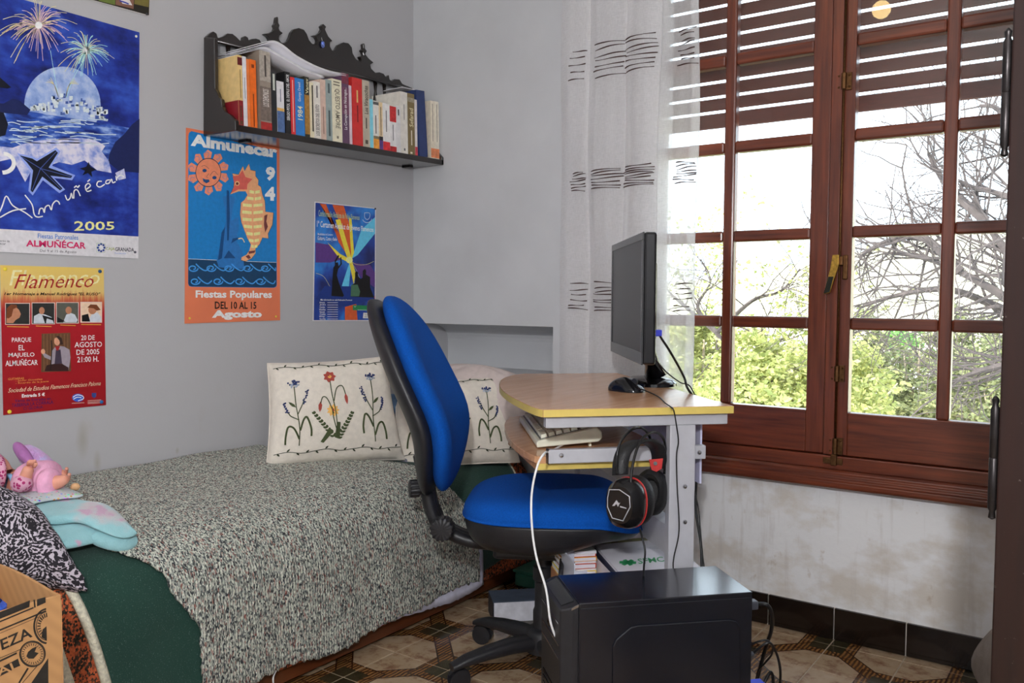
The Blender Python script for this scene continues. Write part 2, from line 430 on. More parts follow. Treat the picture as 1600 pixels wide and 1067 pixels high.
h = MB(frame((-.672, 2.522, 1.125), (1,0,0), (0,1,0), (.10,-.02,1)))
h.prism([(-.010, 0, 0), (.008, 0, 0), (.011, 0, -.03), (-.004, 0, -.108), (-.022, 0, -.112), (-.012, 0, -.04)], (0, .008, 0)); h.build('handle', BRASS, sr, bevel=.002)
h = MB(frame((-.672, 2.5205, 1.125), (1,0,0), (0,1,0), (.10,-.02,1))); h.prism([(.001, 0, -.062), (-.005, 0, -.106), (-.021, 0, -.110), (-.013, 0, -.062)], (0, .0015, 0)); h.build('handle_grip', mat('dark_worn_metal', C(46,48,40), .35, .6), sr)

# --- wooden roller shutter let half down outside the glass
SLAT = mat('red_brown_slat_wood', C(96,48,38,1.15), .45, var=.25, scale=30, stretch=(1, 20, 20))
sh = thing('roller_shutter', 'red-brown wooden slatted roller shutter half lowered behind the upper window panes', 'shutter', (-.70, 2.68, 1.55))
zc = 1.549; k = 0
while zc < 2.06:
    hgt = .049 if k == 0 else .0395
    m = MB()
    pr = [(2.676+.010*math.cos(t), hgt/2*math.sin(t)) for t in [(-.5+i/8)*math.pi for i in range(9)]] + [(2.672, hgt/2-.003), (2.670, 0), (2.672, -hgt/2+.003)]
    m.prism([(WX0+.002, y, zc+hgt/2+z) for y, z in pr], (WX1-WX0-.004, 0, 0)); m.build('slat', SLAT, sh, smooth='auto')
    zc += hgt+.0085; k += 1
for xx in (WX0+.25, WX1-.25):
    MB().box((xx-.0008, 2.6745, 1.56), (xx+.0008, 2.676, 2.06)).build('slat_cord', SLAT, sh)

# --- sheer curtain with embroidered dashes
g = NT('sheer_white_voile'); nt = g.nt; nt.nodes.remove(g.b); tc = g.n('TexCoord').outputs['Object']
weave = g.noise(g.mapping(tc, (900, 900, 60)), 1, 2); weave2 = g.noise(g.mapping(tc, (60, 60, 900)), 1, 2)
dif = g.n('BsdfDiffuse'); dif.inputs[0].default_value = (.97, .965, .97, 1); tl = g.n('BsdfTranslucent'); tl.inputs[0].default_value = (.95, .94, .96, 1)
tr = g.n('BsdfTransparent'); m1 = g.n('MixShader'); m1.inputs[0].default_value = .36; m2 = g.n('MixShader')
g.l(dif.outputs[0], m1.inputs[1]); g.l(tl.outputs[0], m1.inputs[2])
lw = g.n('LayerWeight'); lw.inputs[0].default_value = .35
dens = g.math('MULTIPLY_ADD', g.math('ADD', weave, weave2), .22, .27)
dens = g.math('MINIMUM', g.math('ADD', dens, g.math('MULTIPLY', lw.outputs['Facing'], .45)), 1.0)
g.l(dens, m2.inputs[0]); g.l(tr.outputs[0], m2.inputs[1]); g.l(m1.outputs[0], m2.inputs[2])
g.l(m2.outputs[0], [n for n in nt.nodes if n.type == 'OUTPUT_MATERIAL'][0].inputs[0]); VOILE = g.m
cur = thing('sheer_curtain', 'white sheer curtain with brown embroidered dashes gathered at the window side', 'curtain', (-1.33, 2.49, .38))
path = [(-1.592, 2.515), (-1.560, 2.500), (-1.520, 2.492), (-1.480, 2.494), (-1.462, 2.505), (-1.475, 2.52), (-1.497, 2.523), (-1.49, 2.51), (-1.452, 2.492),
        (-1.425, 2.483), (-1.37, 2.478), (-1.325, 2.492), (-1.317, 2.505), (-1.335, 2.52), (-1.352, 2.516), (-1.335, 2.496), (-1.305, 2.475),
        (-1.262, 2.468), (-1.225, 2.478), (-1.214, 2.492), (-1.240, 2.513), (-1.275, 2.518), (-1.268, 2.505), (-1.21, 2.498), (-1.165, 2.498),
        (-1.135, 2.488), (-1.110, 2.482), (-1.086, 2.490), (-1.098, 2.503), (-1.120, 2.508)]
cp = spline([(x, y, 0) for x, y in path], 6)
def cur_pt(i, z):
    f = max(0, min(len(cp)-1.001, i)); a = int(f); q = cp[a].lerp(cp[a+1], f-a)
    wob = .006*math.sin(3.1*z+q.x*9)+.003*math.sin(9*z+q.x*23); fl = 1+.02*(1.6-z)
    return V((-1.33+(q.x+1.33)*fl+wob*.6*(0 if q.x < -1.55 else 1), q.y+wob, z))
nz = 40
MB().grid(lambda u, v: cur_pt(u*(len(cp)-1), .40+v*2.02), len(cp), nz).build('fabric', VOILE, cur, smooth=True, recalc=False)
lpath = spline([(-1.575+.37*k/14, 2.538+(.012 if k % 2 else -.006), 0) for k in range(15)], 5)
MB().grid(lambda u, v: lpath[int(round(u*(len(lpath)-1)))]+V((0, 0, .40+v*2.02)), len(lpath), 12).build('gathered_fold', VOILE, cur, smooth=True, recalc=False)
for k_ in range(3):
    MB().grid(lambda u, v: lpath[int(round(u*(len(lpath)-1)))]+V((.011*(k_-1), .004+.006*k_, .40+v*2.02)), len(lpath), 12).build('gathered_fold', VOILE, cur, smooth=True, recalc=False)
MB().tube([(-1.62, 2.50, 2.435), (-.0, 2.50, 2.435)], .012, 10).build('curtain_rod', mat('rod_wood', C(110,60,35,1.2), .4), cur, smooth=True)
for xx in (-1.60, -.02): MB().tube([(xx, 2.50, 2.435), (xx, 2.575, 2.435)], .008, 8).build('rod_bracket', IRON, cur)
# each embroidered dash follows the cloth: index ranges of the folds that face the room
THREAD = mat('dark_brown_thread', C(70,48,44,1.1), .8, var=.2)
segs = [(8, 20, 6), (48, 66, 8), (90, 110, 8), (144, 161, 7)]
dm = MB(); rr = random.Random(3)
for z0, z1 in ((1.715, 1.835), (1.355, 1.425), (.952, 1.055)):
    for a, b, cnt in segs:
        nd = cnt+rr.randint(-1, 1)
        for k in range(nd):
            zz = lerp(z0, z1, (k+.2+.5*rr.random())/nd); i0 = a+rr.random()*3; i1 = b-rr.random()*3; tilt = (rr.random()-.5)*.012
            P = []
            for t in range(13):
                q = cur_pt(lerp(i0, i1, t/12), zz+tilt*(t/12-.5)+.0016*math.sin(t*.35+k))
                P.append(q+V((.0008, -.0025, 0)))
            dm.tube(P, [.0015+.0006*math.sin(t*.5+k) for t in range(13)], 5)
dm.build('embroidered_dashes', THREAD, cur, smooth=True)['kind'] = 'stuff'

# ================================================================== DOOR at the right edge of the view
DARKDOOR = wood('scratched_dark_door_wood', C(32,14,11,.8), C(52,25,17,.85), (50, 50, 3), .45, dirt=.22, coat=.1)
dh = V((-.1165, 1.15, 0)); du = V((.96, -.28, 0)).normalized(); dn = V((.28, .96, 0)).normalized()
DM = frame(dh, du, dn, (0,0,1))
door = struct(thing('door_1', 'dark scratched wooden door standing open at the right edge', None, dh))
MB(DM).box((0, 0, .008), (.74, .036, 2.06)).build('door_leaf', DARKDOOR, door, bevel=.003)
for zc in ((pP(1575, 60, dh, du).z+pP(1572, 222, dh, du).z)/2, (pP(1560, 640, dh, du).z+pP(1550, 795, dh, du).z)/2):
    hb = MB(DM); c0 = (-.0052, .004)
    hb.lathe([(.001, -.074), (.0042, -.072), (.0032, -.064), (.0052, -.060), (.0052, -.001), (.0045, 0), (.0052, .001), (.0052, .058), (.0032, .063), (.0042, .070), (.001, .074)], (c0[0], c0[1], zc), 12)
    hb.box((-.003, .004, zc-.055), (.0, .03, zc+.055))
    hb.build('hinge', IRON, door, smooth='auto')
hnd = MB(DM); hnd.box((.655, -.006, .93), (.695, 0, 1.12)); hnd.tube([(.675, -.005, 1.03), (.675, -.05, 1.03), (.58, -.055, 1.03)], .009, 8); hnd.build('door_handle', OLDBRASS, door, smooth='auto')

# ================================================================== LAMPS
EM = {}
def emit(name, col, st):
    m = bpy.data.materials.new(name); m.use_nodes = True; nt = m.node_tree; b = nt.nodes['Principled BSDF']
    b.inputs['Emission Color'].default_value = col; b.inputs['Emission Strength'].default_value = st; b.inputs['Base Color'].default_value = (.9,.9,.9,1); return m
LX, LY, LZ = .135, -.36, 1.56
lt = thing('floor_lamp', 'white globe floor lamp standing behind the viewer', 'lamp', (LX, LY, 0))
WM_ = mat('white_lamp_metal', (.8,.8,.8,1), .4)
MB().lathe([(.14, 0), (.14, .012), (.02, .022)], (LX, LY, 0), 32).build('lamp_base', WM_, lt, smooth='auto')
MB().lathe([(.011, .02), (.011, LZ-.13)], (LX, LY, 0), 14).build('pole', WM_, lt, smooth='auto')
MB().lathe([(.04, LZ-.15), (.045, LZ-.115)], (LX, LY, 0), 20).build('collar', WM_, lt, smooth='auto')
MB().ball((LX, LY, LZ-.065), .045, 28, 18).build('globe_shade', emit('lit_opal_glass', (.975, .985, 1, 1), 1500.0), lt, smooth=True)
l2 = thing('bulb_pendant', 'small warm bulb hanging from the ceiling', 'lamp', (-.99, .76, 2.35))
MB().tube([(-.99, .76, ZC), (-.99, .76, 2.44)], .004, 6).build('cord', mat('white_cord', (.8,.8,.8,1), .5), l2)
MB().lathe([(.018, 2.45), (.018, 2.41)], (-.99, .76, 0), 14).build('socket', OLDBRASS, l2, smooth='auto')
MB().ball((-.99, .76, 2.375), .042, 20, 14).build('bulb', emit('lit_warm_bulb', (1, .70, .30, 1), 14.0), l2, smooth=True)

# ================================================================== OUTSIDE THE WINDOW
HILL = mat('dry_pale_hillside', C(196,190,160,1.25), .95, var=.3, scale=.08)
def hill_z(x, y):
    d = y-2.9
    z = -3.0-.08*min(d, 40) + 14*smoothstep(35, 150, d)*(1+.35*math.sin(x*.03+1)) + 6*smoothstep(60, 160, d)*smoothstep(-60, 40, x)
    return z + .5*math.sin(x*.31)*math.sin(y*.23)
hill = MB().grid(lambda u, v: V((-220+u*400, 2.95+v*v*240, hill_z(-220+u*400, 2.95+v*v*240))), 60, 50).build('hillside', HILL, smooth=True)
struct(hill)
def leaf_mat(name, c1, c2):
    g = NT(name); oi = g.n('NewGeometry').outputs['Random Per Island']
    g.base(g.ramp(oi, [(0, c1), (1, c2)])); g.b.inputs['Roughness'].default_value = .6
    tl = g.n('BsdfTranslucent'); g.l(g.ramp(oi, [(0, c1), (1, c2)]), tl.inputs[0]); ms = g.n('MixShader'); ms.inputs[0].default_value = .35
    out = [n for n in g.nt.nodes if n.type == 'OUTPUT_MATERIAL'][0]
    g.l(g.b.outputs[0], ms.inputs[1]); g.l(tl.outputs[0], ms.inputs[2]); g.l(ms.outputs[0], out.inputs[0]); return g.m
YG = leaf_mat('yellow_green_leaves', C(128,138,76,1.15), C(200,198,130,1.15))
DG = leaf_mat('olive_leaves', C(96,106,72,1.15), C(164,164,116,1.15))
GG = leaf_mat('fresh_green_leaves', C(78,130,62,1.3), C(140,180,100,1.3))
BARK = mat('pale_bark', C(150,135,118,1.5), .9, var=.3, scale=12)
TWIG = mat('grey_brown_bark', C(84,74,72,1.1), .9, var=.3, scale=12)
def leaves(mb, c, r, n, size, rnd):
    c = V(c)
    for _ in range(n):
        d = V((rnd.gauss(0, 1), rnd.gauss(0, 1), rnd.gauss(0, 1)))
        d = d.normalized()*(rnd.random()**.4)
        q = c+V((d.x*r[0], d.y*r[1], d.z*r[2])); t = V((rnd.gauss(0, 1), rnd.gauss(0, 1), rnd.gauss(0, .6))).normalized()
        w = t.cross(V((rnd.gauss(0, 1), rnd.gauss(0, 1), rnd.gauss(0, 1)))).normalized(); s = size*(.6+.8*rnd.random())
        mb.add([q, q+t*s*.5+w*s*.28, q+t*s, q+t*s*.5-w*s*.28], [(0, 1, 2, 3)])
def leafy_tree(name, label, foot, blobs, lm, size, dens, trunk_r, seed, cat='tree', bark=None):
    """blobs: centre, radii of the leaf masses; a limb runs from the trunk into each"""
    rnd = random.Random(seed); t = thing(name, label, cat, foot, 'trees outside the window')
    top = sum((V(b[0]) for b in blobs), V())/len(blobs); foot = V(foot)
    fork = foot.lerp(top, .55); tm_ = MB()
    tm_.tube(spline([foot, foot.lerp(fork, .5)+V((trunk_r*.6, 0, 0)), fork], 5), [trunk_r*(1-.05*i) for i in range(11)], 9)
    for c, r in blobs:
        c = V(c); mid = fork.lerp(c, .5)+V((0, 0, -.1*r[2])); pts = spline([fork, mid, c], 5)
        tm_.tube(pts, [trunk_r*.5*(1-.075*i) for i in range(len(pts))], 6)
        for _ in range(5):
            e = c+V((rnd.uniform(-1, 1)*r[0], rnd.uniform(-1, 1)*r[1], rnd.uniform(-1, 1)*r[2]))*.85
            tm_.tube([mid.lerp(c, .6), mid.lerp(e, .75), e], [trunk_r*.22, trunk_r*.15, trunk_r*.05], 5)
    tm_.build('trunk', bark or BARK, t, smooth=True)
    lm_ = MB()
    for c, r in blobs:
        nb = max(6, int(dens/90))
        for _ in range(nb):
            d = V((rnd.gauss(0, 1), rnd.gauss(0, 1), rnd.gauss(0, 1))).normalized()*(rnd.random()**.35)
            cc = V(c)+V((d.x*r[0], d.y*r[1], d.z*r[2])); k = .18+.14*rnd.random()
            leaves(lm_, cc, (r[0]*k, r[1]*k, r[2]*k*.8), int(dens/nb), size, rnd)
    lm_.build('foliage', lm, t, recalc=False)['kind'] = 'stuff'
    return t
def gz(p): return V((p.x, p.y, hill_z(p.x, p.y)-.1))
Ya = 8.0
leafy_tree('broadleaf_tree', 'bushy yellow-green tree close below the left window leaf', gz(pY(1225, 600, Ya)),
    [(pY(1245, 570, Ya), (.75, .7, .45)), (pY(1195, 610, Ya), (.65, .7, .4)), (pY(1250, 640, Ya-.4), (.8, .7, .4)), (pY(1165, 650, Ya), (.6, .6, .4)), (pY(1290, 610, Ya+.3), (.6, .6, .5)), (pY(1180, 690, Ya), (1.0, .8, .5))],
    YG, .055, 5200, .11, 11)
Yb = 9.5
leafy_tree('pale_trunk_tree', 'leafy tree with a pale trunk seen through the curtain edge', gz(pY(1110, 620, Yb)),
    [(pY(1100, 530, Yb), (.75, .7, .40)), (pY(1055, 560, Yb), (.7, .6, .5)), (pY(1090, 640, Yb-.6), (.8, .6, .45)), (pY(1040, 640, Yb), (.8, .6, .6)), (pY(1115, 590, Yb+1), (.5, .5, .4))],
    YG, .058, 4200, .10, 5)
Yc = 11.0
leafy_tree('olive_green_tree', 'dull olive tree filling the lower panes of the right leaf', gz(pY(1430, 650, Yc)),
    [(pY(1390, 600, Yc), (.9, .8, .5)), (pY(1450, 590, Yc), (.8, .8, .55)), (pY(1370, 650, Yc), (1.0, .8, .45)), (pY(1460, 650, Yc), (1.0, .8, .45)), (pY(1340, 545, Yc), (.35, .4, .5))],
    DG, .055, 4600, .12, 21)
leafy_tree('roadside_tree', 'yellowish olive tree in the rightmost lower pane', gz(pY(1560, 640, Yc-1)),
    [(pY(1550, 600, Yc-1), (.6, .6, .5)), (pY(1530, 650, Yc-1), (.7, .6, .45)), (pY(1510, 550, Yc), (.4, .5, .6)), (pY(1590, 630, Yc-1), (.8, .6, .6))],
    DG, .055, 4000, .10, 31)
leafy_tree('distant_green_tree', 'small fresh green tree among the far white houses', gz(pY(1430, 545, 26)),
    [(pY(1432, 535, 26), (.8, .8, .7)), (pY(1415, 550, 26), (.7, .7, .5)), (pY(1395, 528, 27), (.5, .5, .4))], GG, .12, 900, .1, 41)
# --- bare trees: branches fork again and again
def bare_tree(name, label, foot, mains, r0, seed, depth=4, buds=None):
    rnd = random.Random(seed); t = thing(name, label, 'tree', foot, 'trees outside the window'); m = MB(); bm_ = MB()
    def grow(p, d, L, r, k):
        pts = [p]; q = p.copy(); dd = d.copy()
        for _ in range(4):
            dd = (dd+V((rnd.gauss(0, .22), rnd.gauss(0, .15), rnd.gauss(.03, .2)))).normalized(); q = q+dd*L/4; pts.append(q)
        m.tube(pts, [r*(1-.13*i) for i in range(5)], 5, cap=False)
        if k == 0:
            if buds and rnd.random() < .5: leaves(bm_, q, (.10, .10, .08), buds, .05, rnd)
            return
        for i in (1, 2, 3, 4):
            if rnd.random() < .75:
                nd = (dd+V((rnd.gauss(0, .6), rnd.gauss(0, .4), rnd.gauss(0, .6)))).normalized()
                grow(pts[i], nd, L*(.5+.25*rnd.random()), r*.5, k-1)
    for pts in mains:
        P = spline(pts, 5); n = len(P); m.tube(P, [r0*(1-.8*i/n) for i in range(n)], 6)
        for i in range(2, n, 2):
            d = (P[i]-P[i-1]).normalized()
            for _ in range(2):
                grow(P[i], (d*.6+V((rnd.gauss(0, .5), rnd.gauss(0, .3), rnd.gauss(.1, .6)))).normalized(), .45+.3*rnd.random(), r0*.35*(1-.6*i/n), depth-2)
    m.build('branches', TWIG, t, recalc=False)
    if buds and bm_.v: bm_.build('buds', YG, t, recalc=False)['kind'] = 'stuff'
Yd = 7.0
q = lambda x, y, dy=0: pY(x, y, Yd+dy)
ft = gz(q(1690, 640)); crotch = q(1650, 520)
bare_tree('bare_tree', 'bare grey tree with fine twigs across the right window leaf', ft,
    [[ft, q(1680, 600), crotch], [crotch, q(1573, 466), q(1500, 425), q(1440, 402), q(1380, 395)], [crotch, q(1560, 480, .3), q(1480, 452), q(1400, 462), q(1345, 480)],
     [q(1640, 460), q(1573, 392), q(1540, 345), q(1520, 300)], [q(1650, 480), q(1600, 330), q(1560, 303), q(1500, 288)], [crotch, q(1620, 350), q(1570, 185), q(1530, 165)],
     [q(1540, 345), q(1480, 290), q(1450, 240)], [crotch, q(1600, 560), q(1530, 580), q(1480, 600)], [q(1500, 425), q(1440, 370), q(1380, 380), q(1345, 400)]], .042, 77, 4)
Ye = 9.0
q = lambda x, y, dy=0: pY(x, y, Ye+dy)
ft = gz(q(1130, 640)); crotch = q(1120, 520)
bare_tree('budding_tree', 'thin budding tree with curved branches behind the left leaf', ft,
    [[ft, crotch], [crotch, q(1090, 480), q(1110, 440), q(1095, 405)], [crotch, q(1175, 470), q(1220, 455), q(1250, 420)], [crotch, q(1150, 560), q(1190, 545), q(1240, 520), q(1265, 500)], [crotch, q(1060, 470), q(1040, 450)]], .028, 15, 4, 10)
# --- far white houses
HW = mat('whitewashed_house', (.86, .85, .82, 1), .9, var=.05, scale=.5); HR = mat('pale_tile_roof', C(214,196,184,1.3), .9); HG = mat('house_window_glass', C(110,125,140,1.2), .3)
hs = [(1365, 548, 42, 3.2, 3.0, 'wide flat white house left of the far green tree'), (1462, 556, 52, 3.4, 3.0, 'white house right of the far green tree'),
      (1212, 455, 120, 5.5, 4.5, 'small white house on the far hill behind the left leaf'), (1345, 525, 60, 4.0, 3.5, 'far white house beside the closing stile'), (1552, 545, 38, 3.4, 3.2, 'white house behind the rightmost pane')]
for k, (x, y, Y, wd, ht, lab) in enumerate(hs):
    c = pY(x, y, Y); zb = min(hill_z(c.x, c.y)-.5, c.z-ht); h = thing('house', lab, 'house', (c.x, c.y, zb), 'houses on the hillside')
    MB().box((c.x-wd/2, c.y, zb), (c.x+wd/2, c.y+4, c.z)).build('wall', HW, h)
    MB().prism([(c.x-wd/2-.2, c.y-.2, c.z), (c.x+wd/2+.2, c.y-.2, c.z), (c.x+wd/2, c.y+1.5, c.z+.7), (c.x-wd/2, c.y+1.5, c.z+.7)], (0, 2.4, 0)).build('roof', HR, h)
    for i in range(3): MB().box((c.x-wd*.36+i*wd*.28, c.y-.03, c.z-1.5), (c.x-wd*.36+i*wd*.28+.5, c.y+.05, c.z-.6)).build('window', HG, h)

# ================================================================== BED against the left wall
RAILW = wood('bed_rail_wood', C(70,34,16,1.3), C(104,54,26,1.3), (40, 3, 40), .35)
bed = thing('bed', 'low single bed with a brown wooden side rail along the left wall', 'bed', (-2.02, 1.55, 0))
PROF = spline([(-2.312,.483,0),(-2.2,.475,0),(-2.05,.463,0),(-1.92,.452,0),(-1.83,.436,0),(-1.77,.408,0),(-1.735,.366,0),(-1.715,.30,0),(-1.708,.2,0),(-1.704,.12,0),(-1.702,.03,0)], 8)
_acc = [0]
for i in range(1, len(PROF)): _acc.append(_acc[-1]+(PROF[i]-PROF[i-1]).length)
PL = _acc[-1]
def prof_at(s):
    s = max(0, min(PL, s))
    for i in range(1, len(_acc)):
        if s <= _acc[i]:
            t = (s-_acc[i-1])/(_acc[i]-_acc[i-1]); q = PROF[i-1].lerp(PROF[i], t); d = (PROF[i]-PROF[i-1]).normalized(); break
    return q.x, q.y, V((-d.y, 0, d.x))                 # point and outward normal in the x-z plane
def s_of_z(z):
    lo, hi = .3, PL
    for _ in range(40):
        m = (lo+hi)/2
        if prof_at(m)[1] > z: lo = m
        else: hi = m
    return lo
def bed_pt(s, y, off=0.0):
    x, z, n = prof_at(s); return V((x, y, z))+n*off
def bed_top(x):
    for i in range(1, len(PROF)):
        if PROF[i].x >= x: return PROF[i-1].lerp(PROF[i], (x-PROF[i-1].x)/(PROF[i].x-PROF[i-1].x)).y
    return .3
MB().box((-1.742, .56, .012), (-1.716, 2.55, .15)).build('side_rail', RAILW, bed, bevel=.003)
for yy in (.56, 2.52): MB().box((-2.31, yy, .012), (-1.742, yy+.03, .15)).build('end_rail', RAILW, bed, bevel=.003)
for xx in (-2.30, -1.80):
    for yy in (.6, 2.46): MB().box((xx, yy, 0), (xx+.05, yy+.05, .10)).build('leg', RAILW, bed)
mm = MB(); sm = s_of_z(.12); ns = 30
mm.grid(lambda u, v: bed_pt(v*sm, .58+u*1.95, -.014), 12, ns)
mm.add([(-2.31,.58,.12),(-1.735,.58,.12),(-1.735,2.53,.12),(-2.31,2.53,.12)], [(0,1,2,3)])
for yy in (.58, 2.53): mm.poly([bed_pt(v/(ns-1)*sm, yy, -.014) for v in range(ns)]+[(-2.31, yy, .12)])
mm.build('mattress', mat('mattress_ticking', C(170,170,180,1.3), .9), bed, smooth='auto')

def hsh(a, b): return math.sin(a*12.9898+b*78.233)*43758.5453 % 1.0
def cloth(name, m, yl, yr, hem, off, thick, parent=None, nu=90, nv=80, fold=.004, fray=.004, s0=0.0):
    """sheet laid over the bed: s runs from the wall over the edge and down to the hem"""
    def fn(u, v):
        sh_ = s_of_z(hem(lerp(yl(PL), yr(PL), u))+fray*(hsh(round(u*nu), 3)-.5))
        s = lerp(s0, sh_, v); y = lerp(yl(s), yr(s), u)
        side = smoothstep(.45, .75, s)
        w = fold*side*(math.sin(y*21+1)*.6+math.sin(y*43+2)*.4)+.003*(1-side)*math.sin(y*17+s*9)*math.sin(s*14+y*5)
        if u in (0, 1): y += fray*.5*(hsh(round(v*nv), 7)-.5)
        return bed_pt(s, y, off+w)
    o = MB().grid(fn, nu, nv).build(name, m, parent, smooth=True, recalc=False)
    md = o.modifiers.new('thickness', 'SOLIDIFY'); md.thickness = thick; md.offset = 0
    return o
# materials of the covers
g = NT('salt_and_pepper_knit'); tc = g.n('TexCoord').outputs['Object']
def knit(sc, seed):
    v = g.n('TexVoronoi'); v.inputs['Scale'].default_value = 1; v.inputs['Randomness'].default_value = .9
    g.l(g.mapping(tc, sc, (seed, seed*.3, 0)), v.inputs['Vector']); return v
v1 = knit((330, 400, 170), 0); v2 = knit((210, 330, 100), 5.3)
hv = g.n('SeparateColor'); g.l(v1.outputs['Color'], hv.inputs[0])
c = g.ramp(hv.outputs[0], [(0, C(44,48,54)), (.18, C(96,102,104)), (.34, C(160,166,158,1.15)), (.54, C(196,202,188,1.3)), (.92, C(222,222,208,1.3)), (1, C(160,114,102,1.25))])
hv2 = g.n('SeparateColor'); g.l(v2.outputs['Color'], hv2.inputs[0])
c = g.mix(g.math('MULTIPLY', g.math('GREATER_THAN', hv2.outputs[1], .80), .55), c, C(22,26,34))
c = g.mix(g.math('MULTIPLY', g.math('GREATER_THAN', hv2.outputs[2], .95), .6), c, C(150,66,52,1.2))
ps = g.xyz(g.pos()); rows = g.math('GREATER_THAN', g.math('SINE', g.math('MULTIPLY', ps[1], 2*math.pi/.0085)), .55)
dn2 = g.n('MapRange'); dn2.inputs[1].default_value = .43; dn2.inputs[2].default_value = .36; g.l(ps[2], dn2.inputs[0])
c = g.mix(g.math('MULTIPLY', g.math('MULTIPLY', rows, dn2.outputs[0]), .45), c, C(40,46,56))
g.base(c); g.b.inputs['Roughness'].default_value = .95; g.bump(v1.outputs['Distance'], .9, .004); KNIT = g.m
g = NT('dark_green_blanket'); tc = g.n('TexCoord').outputs['Object']
w1 = g.noise(tc, 420, 2); w2 = g.noise(tc, 5, 4)
c = g.mix(w2, C(14,40,34,1.3), C(26,62,52,1.5)); c = g.mix(g.ramp(w1, [(.62, (0,0,0,1)), (.75, (.5,.5,.5,1))]), c, C(120,150,140))
g.base(c); g.b.inputs['Roughness'].default_value = .95; g.b.inputs['Sheen Weight'].default_value = .15; g.bump(w1, .3, .002); GREEN = g.m
g = NT('rust_and_black_tweed'); tc = g.n('TexCoord').outputs['Object']
v = g.n('TexVoronoi'); v.inputs['Scale'].default_value = 1; g.l(g.mapping(tc, (260, 260, 200)), v.inputs['Vector']); s_ = g.n('SeparateColor'); g.l(v.outputs['Color'], s_.inputs[0])
mot = g.noise(g.mapping(tc, (60, 60, 45)), 1, 3, .7)
f = g.math('ADD', g.math('MULTIPLY', s_.outputs[0], .5), g.math('MULTIPLY', mot, .7))
g.base(g.ramp(f, [(.42, C(34,32,26)), (.55, C(70,50,36,1.2)), (.64, C(168,80,44,1.2)), (.85, C(188,96,56,1.2))])); g.b.inputs['Roughness'].default_value = .95
g.bump(v.outputs['Distance'], .5, .003); RUST = g.m
FLEECE = mat('cream_fleece_edge', C(196,192,172,1.3), 1.0, var=.25, scale=120, bump=.8, bscale=260)

rb = cloth('rust_blanket', RUST, lambda s: .81+.075*smoothstep(.5, .95, s), lambda s: 2.525, lambda y: .06, .004, .004, nu=60, nv=60)
tag(rb, 'rust and black tweed blanket spread lowest over the bed', 'blanket')
gb = cloth('green_blanket', GREEN, lambda s: .862+.088*smoothstep(.42, .95, s), lambda s: 2.44, lambda y: .085+.03*smoothstep(2.1, 2.4, y), .012, .004, nu=90, nv=60)
tag(gb, 'plain dark green blanket with cream fleece edges over the bed', 'blanket')
for fn_, nm in ((lambda s: .862+.088*smoothstep(.42, .95, s), .006), (lambda s: 2.44, .004)):
    P = [bed_pt(s_of_z(.09)*k/60 if k else 0, 0, .015)+V((0, fn_(s_of_z(.09)*k/60), 0)) for k in range(61)]
    MB().tube(P, [.010 if nm == .006 else .004]*len(P), 8).build('fleece_edge', FLEECE, gb, smooth=True)
P = [bed_pt(s_of_z(.07)*k/50, .81+.075*smoothstep(.5, .95, s_of_z(.07)*k/50), .008) for k in range(51)]
MB().tube(P, .011, 8).build('fleece_edge', FLEECE, rb, smooth=True)
th = cloth('knitted_throw', KNIT, lambda s: .985+.10*smoothstep(.5, .62, s)+.06*smoothstep(.62, .75, s),
           lambda s: 1.80+.14*smoothstep(.1, .35, s)+.12*smoothstep(.35, .55, s)+.11*smoothstep(.55, .72, s),
           lambda y: .072+.012*math.sin(y*7)+.006*math.sin(y*19), .026, .006, nu=130, nv=110, fray=.012)
tag(th, 'speckled grey knitted throw covering the middle of the bed', 'throw')
wl = cloth('bed_sheet', mat('pale_lilac_sheet', C(196,196,214,1.3), .9), lambda s: 1.70, lambda s: 2.20, lambda y: .058+.012*math.sin(y*11+1), .021, .002, nu=50, nv=8, s0=s_of_z(.2))
tag(wl, 'pale lilac sheet edge peeping out under the knitted throw', 'sheet')
gc = MB(); cc = pz(805, 922, 0)
crate = thing('plastic_crate', 'teal green plastic box on the floor at the far end of the bed', 'box', (-1.60, 2.42, 0))
TEAL = mat('teal_plastic', C(40,84,72,1.6), .3)
MB().box((-1.685, 2.38, .004), (-1.52, 2.535, .052)).build('box_body', TEAL, crate, bevel=.008)
MB().box((-1.689, 2.376, .053), (-1.516, 2.539, .063)).build('lid', TEAL, crate, bevel=.003)
wb = thing('white_carton', 'small white carton on the floor behind the chair base', 'carton', tuple(pz(795, 974, 0)))
a = pz(772, 973, 0); b = pz(840, 969, 0); u_ = (b-a).normalized(); n_ = V((-u_.y, u_.x, 0))
WM = frame(a, u_, n_, (0,0,1))
MB(WM).box((0, 0, 0), (.16, .10, .062)).build('carton_body', mat('white_card', C(196,196,204,1.5), .6), wb, bevel=.001)
MB(WM).box((-.004, -.001, 0), (-.0005, .101, .064)).build('carton_end', mat('dark_card', C(40,42,50,1.2), .5), wb)
MB(WM).box((-.003, -.002, .0625), (.161, .102, .066)).build('carton_lid', mat('slate_card', C(66,76,92,1.3), .5), wb)

